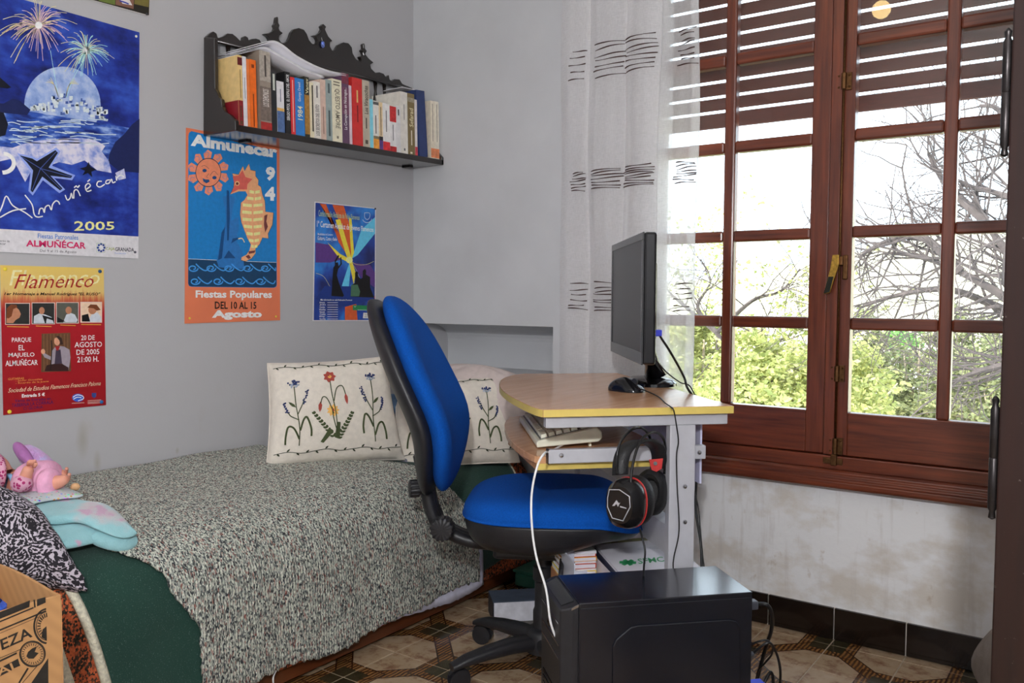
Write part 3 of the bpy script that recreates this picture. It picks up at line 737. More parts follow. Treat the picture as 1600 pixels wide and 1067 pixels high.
# --------------------------------------------------- cushions with embroidery
LINEN = mat('cream_linen', C(196,189,178,1.5), .95, var=.06, scale=60, bump=.35, bscale=420)
def cushion(name, label, BL, BR, TR, TL, bulge, m, par=None, n=40, group=None, flange=True):
    BL, BR, TR, TL = V(BL), V(BR), V(TR), V(TL); nrm = (BR-BL).cross(TL-BL).normalized()
    if nrm.dot(CAM-BL) < 0: nrm = -nrm
    def mid(s, t):
        k = .045
        s2 = .5+(s-.5)*(1-k*(1-(2*t-1)**2)*1.0*abs(2*s-1)**2); t2 = .5+(t-.5)*(1-k*(1-(2*s-1)**2)*abs(2*t-1)**2)
        return (BL*(1-s2)+BR*s2)*(1-t2)+(TL*(1-s2)+TR*s2)*t2
    def hgt(s, t):
        a = max(0, 1-abs(2*s-1)**3.2); b = max(0, 1-abs(2*t-1)**3.2)
        e = min(s, 1-s, t, 1-t)
        wr = .0035*math.sin(s*38+t*7)*math.exp(-e*14)+.003*math.sin(t*33-s*9)*math.exp(-e*14)+.0015*math.sin(s*13+t*17)
        return bulge*(a*b)**.55 + (wr if e > .001 else 0) + .004
    o = thing(name, label, 'cushion', (BL+BR)/2, group)
    mb = MB()
    mb.grid(lambda s, t: mid(s, t)+nrm*hgt(s, t), n, n); mb.grid(lambda s, t: mid(s, t)-nrm*hgt(s, t), n, n)
    for e in range(4):
        def ed(k, v, e=e):
            s, t = ((k, 0), (1, k), (k, 1), (0, k))[e]; return mid(s, t)+nrm*hgt(s, t)*(1-2*v)
        mb.grid(ed, n, 2)
    mb.build('cushion_cover', m, o, smooth='auto', weld=True)
    ringp = [mid(k/24, 0) for k in range(24)]+[mid(1, k/24) for k in range(24)]+[mid(1-k/24, 1) for k in range(24)]+[mid(0, 1-k/24) for k in range(24)]
    MB().tube(ringp, .0028, 6, closed=True).build('piping', m, o, smooth=True)
    return o, (lambda s, t, k=.0022: mid(s, t)+nrm*(hgt(s, t)+k)), nrm
THR = {'green': mat('green_thread', C(62,72,40,1.3), .8), 'dgreen': mat('dark_green_thread', C(44,52,30,1.2), .8), 'red': mat('brick_red_thread', C(150,62,52,1.4), .8),
       'yel': mat('ochre_thread', C(206,160,84,1.5), .8), 'blue': mat('navy_thread', C(40,52,96,1.3), .8), 'pale': mat('pale_blue_thread', C(150,160,176,1.3), .8)}
def embroider(o, S, nrm):
    """flowers and borders worked on the cushion face; s across, t up, both 0..1"""
    L = {k: MB() for k in THR}
    def stem(pts, k='green', w=.0016): L[k].tube([S(p.x, p.y) for p in spline([(a, b, 0) for a, b in pts], 6)], w, 5)
    def leaf(k, a, b, w=.013):
        a = V((a[0], a[1], 0)); b = V((b[0], b[1], 0)); d = b-a; nn = V((-d.y, d.x, 0)).normalized()*w
        q = [a, a.lerp(b, .35)+nn, a.lerp(b, .7)+nn*.8, b, a.lerp(b, .7)-nn*.8, a.lerp(b, .35)-nn]
        L[k].poly([S(p.x, p.y, .0026) for p in q])
    def dots(k, c, r, n, sz, asp=1.0):
        rnd = random.Random(int(c[0]*997+c[1]*131))
        for _ in range(n):
            t = rnd.random()*6.28; d = r*rnd.random()**.5
            L[k].ball(S(c[0]+d*math.cos(t), c[1]+d*asp*math.sin(t), .002), sz, 6, 4)
    for base in (.10, .93):                                     # leafy borders along the bottom and the top
        stem([(.03+.094*i, base+.012*math.sin(i*2.1)) for i in range(11)], 'dgreen', .0010)
        for i in range(14):
            s = .05+.067*i; t = base+.012*math.sin((s-.03)/.094*2.1)
            leaf('dgreen', (s, t), (s+.022, t+(.028 if i % 2 else -.026)), .007)
    for cx, mir, top in ((.17, 1, .72), (.79, -1, .76)):         # the two blue flowers
        X = lambda d: cx+mir*d
        stem([(X(.03), .16), (X(.03), .35), (X(.01), .55), (X(0), top)])
        dots('blue', (X(.0), top+.04), .045, 20, .0030, .55); dots('pale', (X(0), top+.01), .04, 16, .0026, .5)
        stem([(X(.03), .40), (X(-.03), .44), (X(-.05), .48)]); stem([(X(.02), .45), (X(.06), .55), (X(.075), .60)])
        for i in range(9):
            dots('blue', (X(-.055-.003*i), .475+.012*i), .012, 2, .0026); dots('blue', (X(.068+.0035*i), .55+.015*i), .012, 2, .0026)
        for a, b, c in (((.035, .30), (.09, .42), (.115, .24)), ((.03, .22), (-.05, .34), (-.065, .18))):
            stem([(X(a[0]), a[1]), (X((a[0]+b[0])/2), b[1]*.95), (X(b[0]), b[1]), (X(c[0]), c[1]+.08), (X(c[0]), c[1])], 'green', .0030)
        leaf('green', (X(.01), .52), (X(-.045), .58), .012)
    stem([(.48, .22), (.475, .45), (.46, .62), (.455, .75)]); stem([(.48, .25), (.455, .40), (.45, .50)]); stem([(.47, .56), (.50, .68), (.545, .70), (.565, .62)]); stem([(.46, .44), (.42, .58), (.385, .60), (.365, .54)])
    for i in range(7):
        t = i/7*6.283; leaf('red', (.455, .80), (.455+.052*math.cos(t), .80+.062*math.sin(t)), .020)
    for i in range(9):
        t = i/9*6.283; leaf('yel', (.455, .47), (.455+.05*math.cos(t), .47+.06*math.sin(t)), .014)
    dots('yel', (.455, .80), .012, 8, .0026); dots('red', (.455, .47), .012, 6, .0022)
    leaf('red', (.565, .63), (.57, .52), .013); leaf('red', (.365, .56), (.355, .46), .014)
    for a, b, w in (((.47, .19), (.60, .44), .026), ((.46, .21), (.31, .46), .024), ((.44, .30), (.37, .19), .02), ((.47, .2), (.49, .34), .018)):
        A = V((a[0], a[1], 0)); B = V((b[0], b[1], 0))
        for i in range(9):
            p_ = A.lerp(B, i/9+.05); d = (B-A).normalized(); nn = V((-d.y, d.x, 0))
            for sg in (1, -1): leaf('green', (p_.x, p_.y), (p_.x+d.x*.03+nn.x*w*sg*(1-i/13), p_.y+d.y*.03+nn.y*w*sg*(1-i/13)), .011)
    names = {'green': 'green_embroidery', 'dgreen': 'leaf_border', 'red': 'red_embroidery', 'yel': 'yellow_embroidery', 'blue': 'blue_embroidery', 'pale': 'pale_blue_embroidery'}
    for k, mb in L.items():
        if mb.v: mb.build(names[k], THR[k], o, recalc=False)['kind'] = 'stuff'
zb = .468
c1, S1, N1 = cushion('embroidered_cushion', 'cream cushion embroidered with wildflowers, left of the blue chair back', pz(416, 731, .482), pz(632, 718, .470),
                     pD(603, 557, 2.80), pD(418, 568, 2.68), .058, LINEN, group='cream embroidered cushions')
embroider(c1, S1, N1)
c2, S2, N2 = cushion('embroidered_cushion', 'cream cushion embroidered with wildflowers, half hidden behind the chair and desk', pD(610, 736, 2.80), pD(812, 722, 2.93),
                     pD(786, 588, 3.06), pD(618, 600, 2.98), .055, LINEN, group='cream embroidered cushions')
embroider(c2, S2, N2)
GREYF = mat('grey_cotton', C(112,112,124,1.5), .95, bump=.3)
c3, _, _ = cushion('grey_cushion', 'flat grey cushion tucked behind the cream cushion by the wall', pD(410, 716, 2.86), pD(636, 722, 2.80), pD(640, 640, 2.96), pD(411, 656, 2.93), .02, GREYF)
BEIGE = mat('beige_crumpled_bedding', C(172,160,156,1.6), .95, var=.06, bump=.4, bscale=60)
def lump(mb, c, r, amp, seed, nu=48, nv=24, flat=-.7):
    c = V(c); rnd = random.Random(seed); ks = [(rnd.uniform(2, 9), rnd.uniform(2, 7), rnd.uniform(0, 6)) for _ in range(6)]
    def fn(u, v):
        a = u*2*math.pi; b = -math.pi/2+v*math.pi
        d = 1+amp*sum(math.sin(round(k)*a+p_)*math.cos(b)*math.sin(l*b+p_*2) for k, l, p_ in ks)/3
        x, y, z = math.cos(b)*math.cos(a), math.cos(b)*math.sin(a), math.sin(b)
        return c+V((r[0]*x*d, r[1]*y*d, r[2]*max(flat, z)*d))
    return mb.grid(fn, nu, nv, closeu=True)
bd = lump(MB(), (-1.93, 2.452, .600), (.32, .10, .156), .10, 5, flat=-.95).build('crumpled_bedding', BEIGE, smooth=True, weld=True)
tag(bd, 'crumpled beige bedding heaped at the far end of the bed', 'bedding')
bk = thing('picture_book', 'thin book with a blue cover wedged behind the cream cushion', 'book', pD(617, 690, 2.93))
bo = pD(600, 686, 2.93); u_ = (pD(640, 686, 2.98)-bo).normalized(); n_ = V((u_.y, -u_.x, 0))
BMx = frame(bo, u_, n_, (0,0,1))
MB(BMx).box((0, 0, 0), (.11, .012, .155)).build('pages', mat('book_paper', C(205,200,188,1.6), .9), bk)
MB(BMx).box((-.002, .0125, -.002), (.112, .0145, .157)).build('cover', mat('blue_photo_cover', C(70,92,118,1.6), .4, var=.6, scale=30), bk)

# ================================================================== THINGS ON THE NEAR END OF THE BED
# --- folded aqua fleece blanket: stacked soft folds
g = NT('aqua_fleece'); tc = g.n('TexCoord').outputs['Object']; n = g.noise(tc, 9, 3, .6); n2 = g.noise(g.mapping(tc, (1,1,1), (4, 2, 9)), 13, 3)
c = g.ramp(n, [(.40, C(142,190,196,1.12)), (.52, C(150,198,204,1.12)), (.62, C(192,192,196,1.1)), (.72, C(200,176,188,1.1))])
c = g.mix(g.ramp(n2, [(.64, (0,0,0,1)), (.68, (1,1,1,1))]), c, C(196,160,186,1.1))
g.base(c); g.b.inputs['Roughness'].default_value = 1; g.b.inputs['Sheen Weight'].default_value = .4; g.bump(g.noise(tc, 300, 2), .5, .003); AQUA = g.m
aq = thing('fleece_blanket', 'folded aqua fleece blanket with pastel rainbows on the bed', 'blanket', (-1.85, .90, .49))
def soft_fold(name, poly, zfun, th, m, par, nb=56, nr=12):
    """soft pad: outline poly (x, y) seen from above, rounded rim, thickness th, resting on zfun"""
    P = spline([(a, b, 0) for a, b in poly], 8, closed=True); cx = sum((p for p in P), V())/len(P); N = len(P)
    mb = MB()
    def fn(u, v):
        p = P[int(round(u*N)) % N]; k = math.sin(v*math.pi); up = -math.cos(v*math.pi)
        q = cx.lerp(p, min(1, k**.55)); z = zfun(q.x, q.y)+th/2+up*th/2*(abs(up)**-.5 if abs(up) > 1e-4 else 1)*min(1, abs(up)**.5)
        return V((q.x, q.y, z+.003*math.sin(q.x*40+q.y*31)))
    mb.grid(fn, N, nr*2+1, closeu=True)
    return mb.build(name, m, par, smooth=True, weld=True)
def QB(x, y, h):                                        # pixel -> point h above the bed top
    z = .48
    for _ in range(80):
        p_ = pz(x, y, z); z = .8*z+.2*(bed_top(min(p_.x, -1.74))+h)
    return (min(p_.x, -1.735), p_.y)
Q = lambda x, y, z: (pz(x, y, z).x, pz(x, y, z).y)
bzz = lambda x: bed_top(min(x, -1.74))
soft_fold('lower_fold', [QB(0, 812, .05), QB(60, 782, .06), QB(120, 790, .06), QB(152, 818, .055), QB(163, 846, .04), QB(140, 855, .04), QB(112, 860, .04), QB(60, 862, .04), QB(0, 872, .04)], lambda x, y: bzz(x)+.030, .034, AQUA, aq)
soft_fold('top_fold', [QB(30, 800, .09), QB(62, 776, .09), QB(110, 771, .09), QB(150, 779, .088), QB(182, 797, .082), QB(208, 826, .075), QB(213, 842, .065), QB(190, 846, .065), QB(150, 826, .078), QB(110, 806, .085), QB(60, 806, .088)],
          lambda x, y: bzz(x)+.066, .022, AQUA, aq)
soft_fold('rolled_edge', [QB(140, 842, .05), QB(165, 830, .05), QB(200, 832, .05), QB(213, 838, .05), QB(214, 848, .045), QB(196, 858, .04), QB(160, 856, .04)], lambda x, y: bzz(x)+.030, .036, AQUA, aq)
# --- dotted cotton cloth under the doll
g = NT('dotted_white_cotton'); tc = g.n('TexCoord').outputs['Object']; v = g.n('TexVoronoi'); v.inputs['Scale'].default_value = 130; g.l(tc, v.inputs['Vector'])
g.base(g.mix(g.math('LESS_THAN', v.outputs['Distance'], .32), C(190,196,200,1.15), v.outputs['Color'])); g.b.inputs['Roughness'].default_value = .9; DOTC = g.m
dcl = soft_fold('dotted_cloth', [QB(-30, 790, .10), QB(20, 764, .10), QB(70, 760, .10), QB(100, 760, .10), QB(130, 768, .10), QB(102, 774, .10), QB(60, 783, .10), QB(10, 797, .10)], lambda x, y: bzz(x)+.089, .012, DOTC, None)
tag(dcl, 'white cotton cloth with small coloured dots under the doll', 'cloth')
# --- doll lying on its back, feet towards the corner of the room
DZ = bed_top(-2.0)+.094+.014
SKIN = mat('doll_vinyl', C(190,132,112,1.55), .5, var=.05); PINK = mat('pink_knit', C(214,148,176,1.55), .9, bump=.4)
g = NT('pink_dotted_cotton'); tc = g.n('TexCoord').outputs['Object']; v = g.n('TexVoronoi'); v.inputs['Scale'].default_value = 110; g.l(tc, v.inputs['Vector'])
g.base(g.mix(g.math('LESS_THAN', v.outputs['Distance'], .38), C(188,140,160,1.5), C(150,40,92,1.4))); g.b.inputs['Roughness'].default_value = .9; PDOT = g.m
dl = thing('doll', 'baby doll in a pink romper lying on the dotted cloth', 'doll', pz(55, 765, .575))
dd = 1.98
D = lambda x, y, k=0.0: pD(x, y, dd+k)
def skin_mesh(name, verts, edges, radii, m, par, sub=2):
    off = V(par['_o']); me = bpy.data.meshes.new(name); me.from_pydata([V(p)-off for p in verts], edges, [])
    o = bpy.data.objects.new(name, me); COL.objects.link(o); o.parent = par; o['_o'] = tuple(off)
    sk = o.modifiers.new('skin', 'SKIN'); 
    for i, d in enumerate(me.skin_vertices[0].data):
        r = radii[i]; d.radius = (r, r); d.use_root = (i == 0)
    sk.use_smooth_shade = True
    ss = o.modifiers.new('subdivision', 'SUBSURF'); ss.levels = sub; ss.render_levels = sub
    me.materials.append(m); return o
vs = [D(60, 753), D(38, 753), D(18, 752), D(8, 748), D(-8, 740), D(-22, 738),              # hips, chest, neck, chin, head
      D(30, 757, -.05), D(38, 752, -.075), D(42, 738, -.075), D(47, 728, -.075),            # near arm: shoulder, elbow, wrist, hand
      D(28, 745, .05), D(44, 742, .06), D(54, 740, .05),                                    # far arm
      D(72, 756, -.03), D(88, 754, -.035), D(100, 750, -.035), D(106, 745, -.035), # near leg, foot
      D(72, 750, .03), D(86, 746, .03), D(97, 741, .03), D(102, 736, .03)]
es = [(0,1),(1,2),(2,3),(3,4),(4,5),(1,6),(6,7),(7,8),(8,9),(1,10),(10,11),(11,12),(0,13),(13,14),(14,15),(15,16),(0,17),(17,18),(18,19),(19,20)]
rd = [.030,.032,.016,.024,.052,.045, .018,.016,.012,.014, .017,.014,.012, .024,.018,.013,.010, .024,.017,.013,.010]
skin_mesh('doll_body', vs, es, rd, SKIN, dl)
for (hx, hy, k) in ((47, 726, -.075), (54, 739, .05)):                                     # fingers and thumb
    for i in range(4): MB().tube([D(hx-3+i*2.6, hy, k), D(hx-2+i*2.6, hy-4, k-.004), D(hx+i*2.6, hy-6, k-.010)], [.0042, .0040, .0032], 6).build('finger', SKIN, dl, smooth=True)
    MB().tube([D(hx+6, hy+3, k), D(hx+9, hy, k-.004), D(hx+9, hy-3, k-.006)], [.0045, .0042, .0034], 6).build('thumb', SKIN, dl, smooth=True)
for fx, fy, k in ((107, 744, -.035), (103, 735, .03)):
    for i in range(5): MB().ball(D(fx+1.2, fy-2.5+i*1.9, k-.012+i*.005), .0042-.0004*i, 8, 6).build('toe', SKIN, dl, smooth=True)
skin_mesh('romper', [D(24, 753), D(42, 753), D(62, 753), D(80, 753), D(92, 752)], [(0,1),(1,2),(2,3),(3,4)], [.036,.052,.056,.054,.044], PINK, dl)
for lp in ([D(68, 756, -.03), D(78, 755, -.034), D(90, 754, -.035)], [D(68, 750, .03), D(78, 748, .03), D(90, 745, .03)]):
    skin_mesh('romper_leg', lp, [(0,1),(1,2)], [.040, .038, .034], PINK, dl)
skin_mesh('sleeve', [D(26, 757, -.06), D(36, 756, -.085), D(41, 745, -.085)], [(0,1),(1,2)], [.024,.022,.017], PDOT, dl)
MB().tube([D(14+6*math.sin(t*.4), 752+9*math.cos(t*.4), -.02*math.sin(t*.4)) for t in range(16)], .006, 6, closed=True).build('collar', mat('pale_blue_trim', C(130,170,210,1.5), .8), dl, smooth=True)
MB().tube([D(-4+7*math.sin(t*.4), 738+24*math.cos(t*.4), -.058*math.sin(t*.4)) for t in range(16)], .009, 8, closed=True).build('headband', PDOT, dl, smooth=True)
for sx in (-8, -1):
    MB().ball(D(sx, 722, -.02 if sx < -5 else .02), .006, 10, 6).build('eye', mat('doll_eye', C(60,70,90), .2), dl, smooth=True)
MB().ball(D(3, 728, 0), .007, 10, 6).build('nose', SKIN, dl, smooth=True)
MB().tube([D(8, 732, -.012), D(10, 733, 0), D(8, 732, .012)], .003, 6).build('mouth', mat('doll_lips', C(170,80,86,1.4), .5), dl, smooth=True)
# --- purple plush bunny ear bag against the wall behind the doll
g = NT('purple_plush'); tc = g.n('TexCoord').outputs['Object']
g.base(g.ramp(g.noise(tc, 14, 3), [(.35, C(150,110,160,1.5)), (.5, C(176,136,186,1.5)), (.68, C(150,170,206,1.5))])); g.b.inputs['Roughness'].default_value = 1; g.b.inputs['Sheen Weight'].default_value = .5; g.bump(g.noise(tc, 160, 3), .7, .005); PLUSH = g.m
pl = thing('plush_toy', 'fluffy purple and blue plush toy lying behind the doll', 'plush toy', pD(60, 745, 2.14))
skin_mesh('plush_body', [pD(88, 748, 2.12), pD(66, 730, 2.14), pD(46, 712, 2.15), pD(32, 699, 2.16)], [(0,1),(1,2),(2,3)], [.020, .032, .030, .018], PLUSH, pl)
skin_mesh('plush_ear', [pD(50, 726, 2.09), pD(38, 712, 2.10), pD(28, 698, 2.12), pD(24, 692, 2.13)], [(0,1),(1,2),(2,3)], [.010, .016, .014, .006], mat('mauve_satin', C(150,96,150,1.5), .5, bump=.3), pl)
skin_mesh('plush_paw', [pD(110, 762, 2.0), pD(119, 759, 2.0), pD(124, 764, 2.0)], [(0,1),(1,2)], [.009, .011, .006], mat('tan_plush', C(190,150,110,1.5), .9), pl)
# --- black and white paisley pillow
g = NT('paisley_print'); tc = g.n('TexCoord').outputs['Object']
v = g.n('TexVoronoi'); v.inputs['Scale'].default_value = 24; v.inputs['Randomness'].default_value = .75; dn_ = g.n('VectorMath'); dn_.operation = 'ADD'
nz_ = g.n('TexNoise'); nz_.inputs['Scale'].default_value = 9; g.l(tc, nz_.inputs['Vector']); sc = g.n('VectorMath'); sc.operation = 'SCALE'; sc.inputs['Scale'].default_value = .09
g.l(nz_.outputs['Color'], sc.inputs[0]); g.l(tc, dn_.inputs[0]); g.l(sc.outputs[0], dn_.inputs[1]); g.l(dn_.outputs[0], v.inputs['Vector'])
rings = g.math('SINE', g.math('MULTIPLY', v.outputs['Distance'], 34)); v2 = g.n('TexVoronoi'); v2.inputs['Scale'].default_value = 210; g.l(dn_.outputs[0], v2.inputs['Vector'])
f = g.math('ADD', g.math('MULTIPLY', rings, .55), g.math('MULTIPLY', g.math('SUBTRACT', v2.outputs['Distance'], .42), 2.6))
g.base(g.ramp(f, [(.40, C(34,30,38,1.1)), (.52, C(176,168,178,1.4))])); g.b.inputs['Roughness'].default_value = .85; PAISLEY = g.m
pp, _, _ = cushion('paisley_pillow', 'black and white paisley pillow leaning on the near end of the bed', pz(135, 922, .40), pD(-110, 850, 1.60), pD(-80, 745, 1.70), pD(46, 800, 1.83), .055, PAISLEY)
# --- printed beer carton standing beside the bed
g = NT('brown_corrugated_card'); tc = g.n('TexCoord').outputs['Object']; 
wv = g.n('TexWave'); wv.inputs['Scale'].default_value = 22; wv.bands_direction = 'DIAGONAL'; g.l(tc, wv.inputs['Vector'])
g.base(g.mix(g.math('MULTIPLY', wv.outputs[0], .25), C(176,132,86,1.35), C(140,100,62,1.3))); g.b.inputs['Roughness'].default_value = .85; CARD = g.m
INK = mat('black_carton_ink', C(44,38,32,1.0), .8, var=.3, scale=60)
BX0, BX1, BY0, BY1, BZ = -1.690, -1.430, .40, .710, .500
cb = thing('cardboard_box', 'brown cardboard beer carton with black print beside the bed', 'box', (-1.56, .55, 0))
MB().box((BX0, BY0, 0), (BX1, BY1, .006)).build('bottom', CARD, cb)
MB().box((BX1-.005, BY0, .006), (BX1, BY1, BZ)).build('front_wall', CARD, cb, bevel=.001)
MB().box((BX0, BY0, .006), (BX0+.005, BY1, BZ+.02)).build('back_wall', CARD, cb, bevel=.001)
MB().box((BX0+.005, BY0, .006), (BX1-.005, BY0+.005, BZ)).build('end_wall', CARD, cb, bevel=.001)
ew = MB(); pts = [(BX1-.005, .006), (BX1-.005, BZ)] + [(lerp(BX1-.02, BX0+.005, k/8), BZ+.012*math.sin(k/8*2.2)) for k in range(9)] + [(BX0+.005, .006)]
ew.prism([(x, BY1-.005, z) for x, z in pts], (0, .005, 0)); ew.build('end_wall', CARD, cb)
fx = BX1+.0006; F_ = lambda x, y: pX(x, y, fx)
K = lambda x, y: F_(x/5.708, 880+y/5.708)                                           # coordinates of the 5.7x enlarged lower left corner
pr = MB()
pr.poly([K(-60, 420+38), K(-60, 520), K(262, 390), K(268, 330)]); 
for a, b, w_ in (((-60, 545), (300, 395), 16), ((-60, 620), (410, 425), 18), ((-60, 650), (340, 480), 5), ((-60, 870), (190, 765), 7), ((-60, 900), (150, 800), 20), ((-60, 1010), (180, 905), 7)):
    pr.ribbon([K(*a), K(*b)], w_/5.708*.00085, (1,0,0))
pr.ribbon([K(305, 325), K(312, 395)], .0025, (1,0,0)); pr.poly([K(330, 322), K(405, 300), K(408, 350), K(330, 385)])
put_text(pr, 'CERVEZA', K(-385, 955), K(292, 655), K(262, 565), K(-385, 850), .018)
pr.poly([K(-60, 965), K(-60, 1040), K(180, 915), K(160, 850)]); 
def ring(c, r, w_, sq=1.0, n=40, a0=0, a1=6.2832): return [K(c[0]+r*math.cos(a0+(a1-a0)*t/n), c[1]+r*sq*math.sin(a0+(a1-a0)*t/n)) for t in range(n+1)]
pr.ribbon(ring((425, 560), 120, 0, 1.28, 40, 1.65, 4.6), .0030, (1,0,0)); pr.ribbon(ring((425, 560), 100, 0, 1.28, 40, 1.65, 4.6), .0012, (1,0,0))
pr.ribbon(ring((290, 808), 112, 0, 1.0), .0022, (1,0,0)); pr.ribbon(ring((290, 808), 102, 0, 1.0), .0008, (1,0,0))
for k in range(26):
    t = k/26*6.283; pr.ribbon([K(290+74*math.cos(t), 808+74*math.sin(t)), K(290+94*math.cos(t), 808+94*math.sin(t))], .0011, (1,0,0))
    if 1.75 < t < 4.6: pr.ribbon([K(425+62*math.cos(t), 560+80*math.sin(t)), K(425+92*math.cos(t), 560+118*math.sin(t))], .0018, (1,0,0))
pr.poly([K(250, 790), K(285, 760), K(330, 740), K(310, 790), K(345, 800), K(300, 850), K(255, 850), K(235, 830)]); pr.poly([K(380, 590), K(415, 560), K(418, 690), K(370, 660)])
for a, b, w_ in (((250, 935), (170, 1067), 22), ((340, 905), (200, 1067), 8)): pr.ribbon([K(*a), K(*b)], w_/5.708*.00085, (1,0,0))
pr.poly([K(430, 845), K(432, 1090), K(250, 1110)])
pr.build('printed_front', INK, cb, recalc=False)
lt_ = MB(); put_text(lt_, 'ESPECIAL', V(K(-520, 1230))+V((.0004,0,0)), V(K(178, 925))+V((.0004,0,0)), V(K(150, 865))+V((.0004,0,0)), V(K(-520, 1150))+V((.0004,0,0)), .012); lt_.build('printed_letters', CARD, cb, recalc=False)
MB().box((BX1-.03, BY1, .10), (BX1, BY1+.0008, BZ-.01)).build('tape', mat('tan_tape', C(190,140,96,1.4), .4), cb)
# bottle inside the carton
bt = thing('plastic_bottle', 'clear plastic bottle with a blue label inside the beer carton', 'bottle', (-1.56, .64, .006))
CL = mat('clear_plastic', (.75, .8, .85, 1), .08, var=0); nt_ = CL.node_tree; nt_.nodes['Principled BSDF'].inputs['Transmission Weight'].default_value = .85
MB().lathe([(.033, .006), (.036, .02), (.036, .36), (.030, .42), (.034, .46), (.026, .485), (.013, .500), (.013, .512)], (-1.545, .635, 0), 20).build('bottle_body', CL, bt, smooth='auto')
MB().lathe([(.0345, .445), (.0372, .452), (.0372, .474), (.0300, .482)], (-1.545, .635, 0), 20, cap=False).build('label', mat('bright_blue_film', C(40,86,190,1.6), .25, var=.4, scale=60), bt, smooth='auto')
MB().lathe([(.015, .505), (.015, .522)], (-1.545, .635, 0), 18).build('cap', mat('blue_cap', C(50,110,210,1.4), .4), bt, smooth='auto')

# ================================================================== OFFICE CHAIR
BLUEF = mat('blue_chair_fabric', C(4,68,148,1.45), .95, var=.14, scale=260, bump=.5, bscale=700, spec=.2)
BLK = mat('black_plastic', C(34,34,38,1.0), .42, var=.15, scale=60, bump=.08, bscale=300)
BLKG = mat('black_gloss_plastic', C(22,22,25,1.0), .12, var=.1)
STEEL = mat('chrome_steel', (.6, .6, .62, 1), .2, 1, var=.05)
cbz = V((-1.235, 1.885, 0)); cf = V((.862, .507, 0)).normalized(); cl = V((-cf.y, cf.x, 0))
chair = thing('office_chair', 'blue fabric swivel chair with black plastic shell and five-star base', 'chair', cbz)
CM = frame(cbz, cf, cl, (0,0,1))                      # x forward, y to the sitter's left, z up
def supe(a, n): return math.copysign(abs(math.cos(a))**(2/n), math.cos(a)), math.copysign(abs(math.sin(a))**(2/n), math.sin(a))
def pad(M, A, B, n, z0, z1, rim, camber=lambda x, y: 0, NA=56, NR=14, tapr=lambda x: 1):
    """cushion: superellipse A x B, flat-ish faces at z0 / z1 with a rounded rim"""
    mb = MB(M)
    def fn(u, v):
        cx, cy = supe(u*2*math.pi, n); k = min(1, 2*v if v < .5 else 2-2*v)
        k = math.sin(k*math.pi/2); top = v > .5
        r = k; h = (max(0, 1-max(0, (k-rim)/(1-rim))**2))**.5
        zz = lerp((z0+z1)/2, z1 if top else z0, h)
        x = A*cx*r; y = B*cy*r*tapr(cx*r)
        return V((x, y, zz+camber(x, y)))
    return mb.grid(fn, NA, NR*2+1, closeu=True)
scm = lambda x, y: -.035*smoothstep(.10, .26, x)+.010*(y/.22)**2-.006*math.cos(x*9)
SM = CM @ Matrix.Translation((.022, 0, 0))
def dish(A, B, n, prof, camber, lift=0):
    mb = MB(SM); P_ = spline([(r, z, 0) for r, z in prof], 4)
    def fn(u, v):
        q = P_[int(round(v*(len(P_)-1)))]; cx, cy = supe(u*2*math.pi, n); x, y = A*cx*q.x, B*cy*q.x; return V((x, y, q.y+camber(x, y)+lift*smoothstep(-.04, .22, x)*max(0, .446-q.y)/.09))
    return mb.grid(fn, 64, len(P_), closeu=True)
scm2 = lambda x, y: -.030*smoothstep(.10, .26, x)
dish(.232, .225, 3.0, [(0, .497), (.45, .499), (.75, .496), (.92, .484), (.99, .464), (1.0, .448), (.97, .440), (.5, .440), (0, .440)], lambda x, y: scm2(x, y)+.006*(y/.22)**2).build('seat_cushion', BLUEF, chair, smooth=True, weld=True)
dish(.230, .223, 3.0, [(0, .446), (.9, .446), (.985, .4455), (1.0, .438), (.985, .415), (.93, .385), (.80, .364), (.5, .357), (0, .357)], scm2, .055).build('seat_shell', BLK, chair, smooth=True, weld=True)
MB(CM).box((-.13, -.09, .325), (.13, .09, .362)).build('mechanism', BLK, chair, bevel=.01)
MB(CM).tube([(.05, -.08, .345), (.05, -.20, .342), (.05, -.24, .338)], .006, 8).build('height_lever', BLK, chair, smooth=True)
# backrest: tilted frame
bt0 = CM @ V((-.290, 0, .485)); ba = math.radians(13.5)
bu = (V((0,0,1))*math.cos(ba)-cf*math.sin(ba)).normalized(); bn = bu.cross(-cl).normalized()
if bn.dot(cf) < 0: bn = -bn
BMt = frame(bt0+bu*.265, bu, cl, bn)
bc = lambda x, y: .55*y*y-.030*math.exp(-((x+.10)/.12)**2)*-1-.04*(x/.27)**2*(1 if x > 0 else .3)
tp = lambda t: 1-.16*t*t-.10*t
pad(BMt, .268, .205, 2.7, .006, .062, .74, bc, tapr=tp).build('backrest_cushion', BLUEF, chair, smooth=True, weld=True)
pad(BMt, .270, .206, 2.7, -.044, .022, .45, bc, tapr=tp).build('backrest_shell', BLK, chair, smooth=True, weld=True)
P = [CM @ V(p) for p in ((-.335, 0, .58), (-.318, 0, .50), (-.302, 0, .43), (-.275, 0, .385), (-.20, 0, .352), (-.10, 0, .345))]
sup = MB(); pts = spline(P, 5)
for sgn in (-1, 1): sup.tube([p+cl*.020*sgn for p in pts], .017, 10)
sup.tube(pts, .019, 10); sup.build('back_support', BLK, chair, smooth=True)
